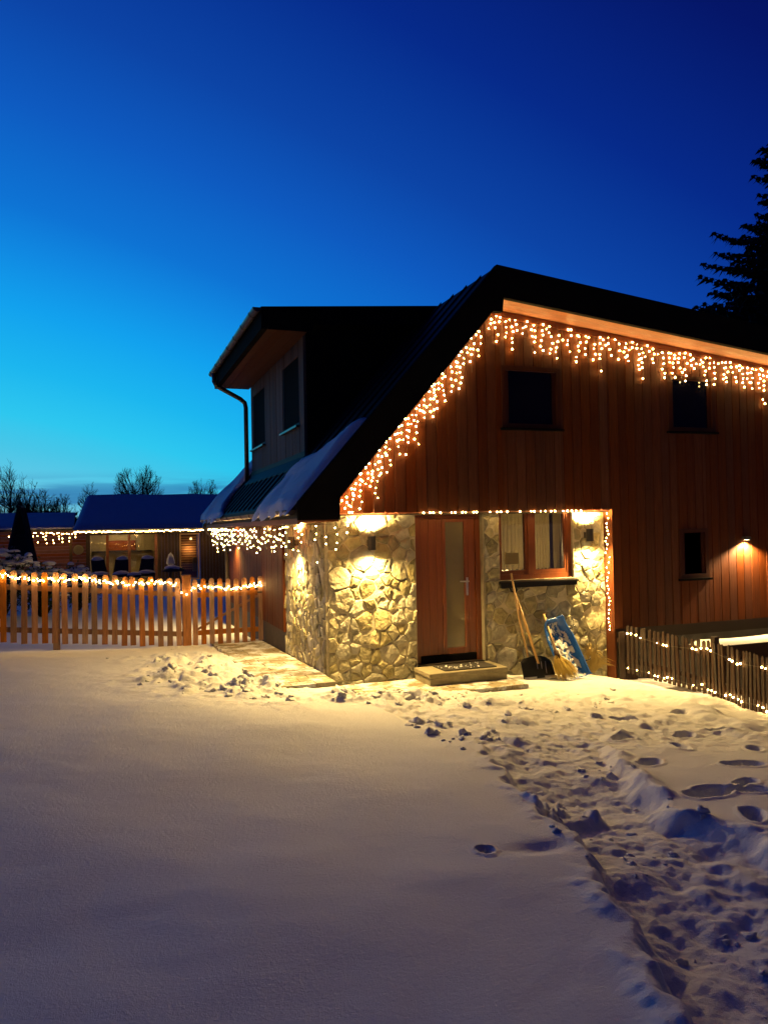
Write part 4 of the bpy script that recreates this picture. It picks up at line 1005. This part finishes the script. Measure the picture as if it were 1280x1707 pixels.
    while x < 3.2: b.append((x, 25.62 + rr.uniform(-.02, .02), 1.97 + rr.uniform(-.035, .03))); x += rr.uniform(.04, .075)
    light_string('eave_lights', 'bright line of lights along the eave of the garden house', [b], b, BMF)
shed()
def arbour():
    s = empty('arbour', (-4.7, 27.5, -.25), label='small snow-roofed arbour with reddish back wall and hanging lights', cat='arbour')
    MB().prism([(26.6, 2.05), (28.6, 2.7), (28.6, 2.78), (26.6, 2.13)], -7.2, -3.82, 'x').build('roof', DARKF, s)
    MB().prism([(26.57, 2.135), (28.62, 2.79), (28.62, 2.89), (26.75, 2.29), (26.57, 2.20)], -7.22, -3.8, 'x').build('roof_snow', SNOW, s)
    for x in (-7.0, -3.95): box('post', SHEDW, s, x - .06, x + .06, 26.9, 27.02, -.5, 2.1)
    z = -.3
    while z < 2.0: box('board', BRICKW, s, -6.9, -3.36, 28.3, 28.33, z, z + .145); z += .15
    icicle('icicle_lights', 'icicle lights hanging from the eave of the arbour', [(-5.75, 26.55, 2.02), (-3.75, 26.55, 1.98)], [.1, .3, .5, .2, .12, .45], step=.10, mesh=BMF, seed=9, gap=.14, keep=.8, jit=.02)
    icicle('icicle_lights', 'short cluster of lights left of the dark frame tent', [(-6.7, 26.55, 1.85), (-5.95, 26.55, 1.95)], [.1, .3, .16], step=.14, mesh=BMF, seed=10, gap=.14, keep=.6, jit=.02)
    # round white disc on the wall
    o = empty('round_disc', (-3.62, 26.3, 1.2), label='round pale disc hanging beside the garden house corner post', cat='disc')
    MB().tube([(-3.62, 26.25, 1.22), (-3.62, 26.22, 1.22)], .21, 20).build('face', PAPER, o); MB().tube([(-3.62, 26.3, 1.22), (-3.62, 26.251, 1.22)], .22, 20).build('rim', DARKF, o)
    # dark A-frame
    a = empty('swing_frame', (-5.25, 20, -.2), label='dark A-shaped timber frame standing behind the snowy bushes', cat='frame')
    for y in (19.6, 20.4):
        MB().tube([(-5.95, y, -.3), (-5.3, y, 2.85)], .06, 6).build('leg', BARK, a); MB().tube([(-4.6, y, -.3), (-5.2, y, 2.85)], .06, 6).build('leg', BARK, a)
    MB().tube([(-5.25, 19.4, 2.86), (-5.25, 20.6, 2.86)], .06, 6).build('ridge_pole', BARK, a)
    MB().add([(-5.62, 19.7, .9), (-4.88, 19.7, .9), (-5.25, 19.7, 2.75), (-5.62, 20.3, .9), (-4.88, 20.3, .9), (-5.25, 20.3, 2.75)], [(0, 1, 2), (5, 4, 3), (0, 2, 5, 3), (1, 4, 5, 2), (0, 3, 4, 1)]).build('cover', BARK, a)
    for z in (1.0, 1.9): MB().tube([(-5.25 - (2.85 - z) * .2, 19.6, z), (-5.25 + (2.85 - z) * .2, 19.6, z)], .05, 5).build('crossbar', BARK, a)
arbour()
def snow_blob(mb, c, sx, sy, sz, seed):
    bm = bmesh.new(); bmesh.ops.create_icosphere(bm, subdivisions=2, radius=1); vs = []
    for v in bm.verts:
        k = 1 + .15 * math.sin(v.co.x * 3 + seed) * math.cos(v.co.y * 3 + seed * 2); z = v.co.z * sz if v.co.z > 0 else v.co.z * sz * .25
        vs.append((c[0] + v.co.x * sx * k, c[1] + v.co.y * sy * k, c[2] + z * k))
    mb.add(vs, [[v.index for v in f.verts] for f in bm.faces]); bm.free()
def furniture():
    zg = -.2
    def lounge(x, y, label, back):
        c = empty('garden_chair', (x, y, zg), label=label, cat='chair', group='snowed-in garden chairs')
        box('seat', DARKF, c, x - .33, x + .33, y - .3, y + .3, .12, .24, bevel=.02)
        for dx in (-.29, .29):
            for dy in (-.26, .26): box('leg', DARKF, c, x + dx - .03, x + dx + .03, y + dy - .03, y + dy + .03, zg - .1, .12)
        MB().add([(x - .3, y + .22, .24), (x + .3, y + .22, .24), (x + .3, y + .28, .24), (x - .3, y + .28, .24), (x - .26 + back, y + .42, .82), (x + .26 + back, y + .42, .82), (x + .26 + back, y + .48, .82), (x - .26 + back, y + .48, .82)], [(0, 3, 2, 1), (4, 5, 6, 7), (0, 1, 5, 4), (1, 2, 6, 5), (2, 3, 7, 6), (3, 0, 4, 7)]).build('backrest', DARKF, c)
        m = MB(); snow_blob(m, (x, y - .04, .24), .36, .3, .13, x); m.build('seat_snow', SNOW, c, smooth=True)
        m = MB(); snow_blob(m, (x + back, y + .45, .82), .24, .09, .14, x + 2); m.build('back_snow', SNOW, c, smooth=True)
    lounge(-2.75, 24.2, 'snow-covered garden chair before the left pane of the garden house', -.1)
    lounge(-1.95, 24.0, 'snow-covered garden chair second from the left in front of the lit room', .05)
    lounge(-.95, 24.1, 'tall-backed snowy garden chair before the right pane of the lit room', .08)
    t = empty('garden_stool', (-1.45, 23.6, zg), label='low stool with a cushion of snow between the garden chairs', cat='stool')
    box('seat', DARKF, t, -1.7, -1.2, 23.4, 23.8, .1, .2, bevel=.02)
    for dx in (-1.66, -1.24):
        for dy in (23.44, 23.76): box('leg', DARKF, t, dx - .03, dx + .03, dy - .03, dy + .03, zg - .1, .1)
    m = MB(); snow_blob(m, (-1.45, 23.6, .2), .28, .22, .12, 4); m.build('seat_snow', SNOW, t, smooth=True)
    b = empty('kettle_grill', (.1, 24, zg), label='round kettle grill capped with snow left of the sauna door', cat='grill')
    m = MB(); snow_blob(m, (.1, 24, .28), .42, .36, .2, 2); m.build('lid', DARKF, b, smooth=True)
    m = MB(); snow_blob(m, (.1, 24, .36), .36, .3, .17, 3); m.build('lid_snow', SNOW, b, smooth=True)
    for a in (0, 2.1, 4.2): MB().tube([(.1 + .2 * math.cos(a), 24 + .2 * math.sin(a), .28), (.1 + .38 * math.cos(a), 24 + .38 * math.sin(a), zg - .1)], .025, 5).build('leg', DARKF, b)
    v = empty('snowy_post_ornament', (.12, 25.3, zg), label='post with a bulb-shaped snow cap beside the sauna door', cat='ornament')
    MB().tube([(.12, 25.3, zg), (.12, 25.3, .5)], .06, 6).build('post', DARKF, v); m = MB(); snow_blob(m, (.12, 25.3, .55), .2, .2, .42, 5); m.build('cap', SNOW, v, smooth=True)
furniture()
def bush(x, y, zg, r, h, label, seed, snow=True):
    rr = random.Random(seed); s = empty('snowy_bush', (x, y, zg), label=label, cat='bush', group='snow-laden bushes behind the picket fence')
    st = MB(); lf = MB(); sn = MB()
    for k in range(26):
        a = rr.uniform(0, 6.28); q = rr.uniform(.2, 1); tip = Vector((x + r * q * math.cos(a), y + r * q * math.sin(a), zg + h * math.sqrt(max(.05, 1 - q * q * .8)) * rr.uniform(.75, 1.0)))
        st.tube([(x, y, zg), Vector((x, y, zg)).lerp(tip, .5) + Vector((0, 0, h * .12)), tip], [.025, .015, .006], 4, cap=False)
        for j in range(90):
            c = Vector((x, y, zg)).lerp(tip, rr.uniform(.4, 1.02)) + Vector((rr.gauss(0, .09), rr.gauss(0, .09), rr.gauss(0, .07))); d = Vector((rr.gauss(0, 1), rr.gauss(0, 1), rr.gauss(0, .6))).normalized(); e = d.cross(Vector((.1, .2, 1))).normalized()
            lf.add([c, c + d * .05 + e * .022, c + d * .10, c + d * .05 - e * .022], [(0, 1, 2, 3)])
        for j in range(5):
            q = tip.lerp(Vector((x, y, zg + h * .7)), rr.uniform(0, .6)) + Vector((rr.gauss(0, .12), rr.gauss(0, .12), rr.gauss(0, .05))); snow_blob(sn, q, rr.uniform(.05, .16), rr.uniform(.05, .13), rr.uniform(.03, .07), k + j)
    st.build('stems', BARK, s); lf.build('foliage', LEAFD, s)
    if sn.v: sn.build('snow_load', SNOW, s, smooth=True)
bush(-4.7, 9.3, 0, .85, 1.85, 'tall snow-laden bush behind the fence at the left edge', 1)
bush(-3.9, 9.8, 0, .6, 1.35, 'lower snow-laden bush right of the tall one behind the fence', 2)
bush(-5.6, 10.5, 0, .9, 1.8, 'snow-laden bush farthest left behind the fence', 3)
bush(-3.2, 11.5, 0, .5, 1.15, 'small snowy bush behind the middle of the picket fence', 4)

# ------------------------------------------------------------------ trees
def bare_tree(x, y, zg, h, half, base, label, seed, trunk=.2, limbs=11):
    """leafless tree: trunk, fanned limbs, branches and twigs that fill an ellipsoid crown (half width half, from base*h up)"""
    rr = random.Random(seed); t = empty('bare_tree', (x, y, zg), label=label, cat='tree', group='bare trees on the horizon'); tm = MB(); cm = MB()
    o = Vector((x, y, zg)); cz = h * (base + 1) / 2; rz = h * (1 - base) / 2
    fork = o + Vector((rr.gauss(0, .08), 0, h * (base + .06)))
    tm.tube([o - Vector((0, 0, .4)), o.lerp(fork, .5) + Vector((rr.gauss(0, .05), 0, 0)), fork], [trunk, trunk * .8, trunk * .65], 6)
    def reach(p, d):
        """distance from p along d to the crown surface"""
        q = p - o - Vector((0, 0, cz)); a = (d.x / half) ** 2 + (d.y / half) ** 2 + (d.z / rz) ** 2; b = 2 * (q.x * d.x / half ** 2 + q.y * d.y / half ** 2 + q.z * d.z / rz ** 2); c = (q.x / half) ** 2 + (q.y / half) ** 2 + (q.z / rz) ** 2 - 1
        D = b * b - 4 * a * c
        return max(.15, (-b + math.sqrt(D)) / (2 * a)) if D > 0 else .2
    def limb(p, d, L, r, up):
        pts = [p]; q = p; dd = d.copy(); n = 5
        for i in range(n):
            dd = (dd + Vector((rr.gauss(0, .10), rr.gauss(0, .10), up + rr.gauss(0, .05)))).normalized(); q = q + dd * (L / n); pts.append(q)
        cm.tube(pts, [max(r * (1 - .8 * i / n), .011) for i in range(n + 1)], 3, cap=False); return pts, dd
    for k in range(limbs):
        a = 2.4 * k + rr.uniform(-.3, .3); tl = 1.25 * math.sqrt((k + .3) / limbs); d = Vector((math.cos(a) * math.sin(tl), math.sin(a) * math.sin(tl), math.cos(tl)))
        p0 = fork - Vector((0, 0, rr.uniform(0, .1) * h)); L = reach(p0, d) * rr.uniform(.86, 1.02); pts, dd = limb(p0, d, L, trunk * .42, .06)
        for m_ in range(9):
            f = rr.uniform(.25, 1); i = min(4, int(f * 5)); b = pts[i].lerp(pts[i + 1], f * 5 - i); e = (pts[i + 1] - pts[i]).normalized()
            d2 = (e + Vector((rr.gauss(0, .55), rr.gauss(0, .55), rr.gauss(.12, .4)))).normalized(); L2 = min(reach(b, d2) * rr.uniform(.7, 1.03), h * .28); p2, d_ = limb(b, d2, L2, trunk * .16, .03)
            for w in range(6):
                f = rr.uniform(.2, 1); i = min(4, int(f * 5)); b2 = p2[i].lerp(p2[i + 1], f * 5 - i); e = (p2[i + 1] - p2[i]).normalized()
                d3 = (e + Vector((rr.gauss(0, .6), rr.gauss(0, .6), rr.gauss(.12, .45)))).normalized(); L3 = min(reach(b2, d3) * rr.uniform(.6, 1.1), h * .13); q = b2 + d3 * L3
                cm.tube([b2, b2.lerp(q, .5) + Vector((rr.gauss(0, .02), 0, .02)), q], [.014, .012, .008], 3, cap=False)
    tm.build('trunk', BARK, t); cm.build('crown', BARK, t)
bare_tree(-11.9, 80, 2.0, 7.9, 1.5, .30, 'tall slender bare tree at the far left of the horizon', 1, limbs=12)
bare_tree(-10.3, 79, 2.0, 6.9, .95, .30, 'second slender bare tree from the left on the horizon', 2, limbs=9)
bare_tree(-4.0, 82, 2.2, 5.5, 1.35, .22, 'small bare tree left of the broad round one on the horizon', 3, limbs=10)
bare_tree(1.1, 80, 2.2, 7.4, 2.8, .2, 'broad round-crowned bare tree above the garden house roof', 14, trunk=.26, limbs=24)
bare_tree(8.0, 80, 2.2, 5.9, 1.9, .25, 'small round bare tree beside the steep roof edge', 5, limbs=17)
bare_tree(-8.3, 76, 2.0, 4.7, 1.6, .1, 'low bushy bare tree in the dark group at left', 6, limbs=20)
bare_tree(-6.6, 77, 2.0, 4.1, 1.6, .1, 'low spreading bare tree at the right of the dark group', 7, limbs=18)
bare_tree(-9.7, 75, 2.0, 4.4, 1.4, .1, 'low bare tree under the two slender trees', 8, limbs=20)
bare_tree(-11.6, 75, 2.0, 4.0, 1.4, .1, 'low bare tree at the left frame edge below the tall one', 9, limbs=18)
def far_wood():
    rr = random.Random(6); mb = MB()
    for k in range(5200):
        x = rr.uniform(-60, 75); y = rr.uniform(84, 96); top = 3.1 + .8 * float(vnoise(np.array([x * .35]), np.array([0.5]), 4)[0]) + (1.0 if x < -5 else 0) * float(vnoise(np.array([x * .6]), np.array([1.5]), 9)[0]); z = rr.uniform(1.6, top)
        c = Vector((x, y, z)); d = Vector((rr.gauss(0, 1), rr.gauss(0, .4), rr.gauss(0, 1))).normalized() * rr.uniform(.15, .4); e = d.cross(Vector((0, 1, 0))) * .7
        mb.add([c - d, c + e, c + d, c - e], [(0, 1, 2, 3)])
    mb.build('far_wood', BARK, None, label='low dark line of distant woods on the horizon', cat='woods', kind='stuff')
far_wood()
def spruce(x, y, zg, h, r, seed):
    rr = random.Random(seed); t = empty('spruce_tree', (x, y, zg), label='tall dark spruce rising behind the right roof', cat='tree')
    MB().tube([(x, y, zg), (x, y, zg + h * .6), (x, y, zg + h)], [.28, .15, .02], 8).build('trunk', BARK, t)
    mb = MB(); z = h * .12
    while z < h * .985:
        f = 1 - z / h; n = 3; off = rr.uniform(0, 6.28)
        for k in range(n):
            a = rr.uniform(0, 6.28); L = (r * f ** .8) * rr.choice((.55, .7, .85, 1.0, 1.1)) * rr.uniform(.85, 1.1) + .15
            ca, sa = math.cos(a), math.sin(a); p0 = Vector((x, y, zg + z)); steps = max(4, int(L / .16)); pts = []
            for i in range(steps + 1):
                s = i / steps; pts.append(p0 + Vector((ca * L * s, sa * L * s, -L * .10 * s + L * .26 * s * s + rr.gauss(0, .02))))
            mb.tube(pts, [.03 * (1 - i / steps) + .006 for i in range(steps + 1)], 3, cap=False)
            for i in range(1, steps + 1):
                s = i / steps
                for side in (-1, 1):
                    w = (.55 * (1 - s) + .13) * min(1, L / 1.5) * rr.uniform(.6, 1.2); d = Vector((-sa * side * .75 + ca * .65, ca * side * .75 + sa * .65, -.25 + rr.gauss(0, .12))); q = pts[i] + d * w
                    mb.add([pts[i] + Vector((0, 0, .03)), pts[i].lerp(q, .55) + Vector((ca * .07, sa * .07, .03)), q, pts[i].lerp(q, .5) - Vector((ca * .07, sa * .07, .09))], [(0, 1, 2, 3)])
                    for u in range(4):
                        c = pts[i].lerp(q, rr.uniform(.2, 1)); e = Vector((rr.gauss(0, .6), rr.gauss(0, .6), -.7)).normalized() * rr.uniform(.12, .3); g = e.orthogonal().normalized() * .065
                        mb.add([c - g, c + g, c + e], [(0, 1, 2)])
        z += .047
    mb.build('crown', NEEDLE, t)
spruce(17.6, 8.0, -1.5, 16.2, 6.2, 2)
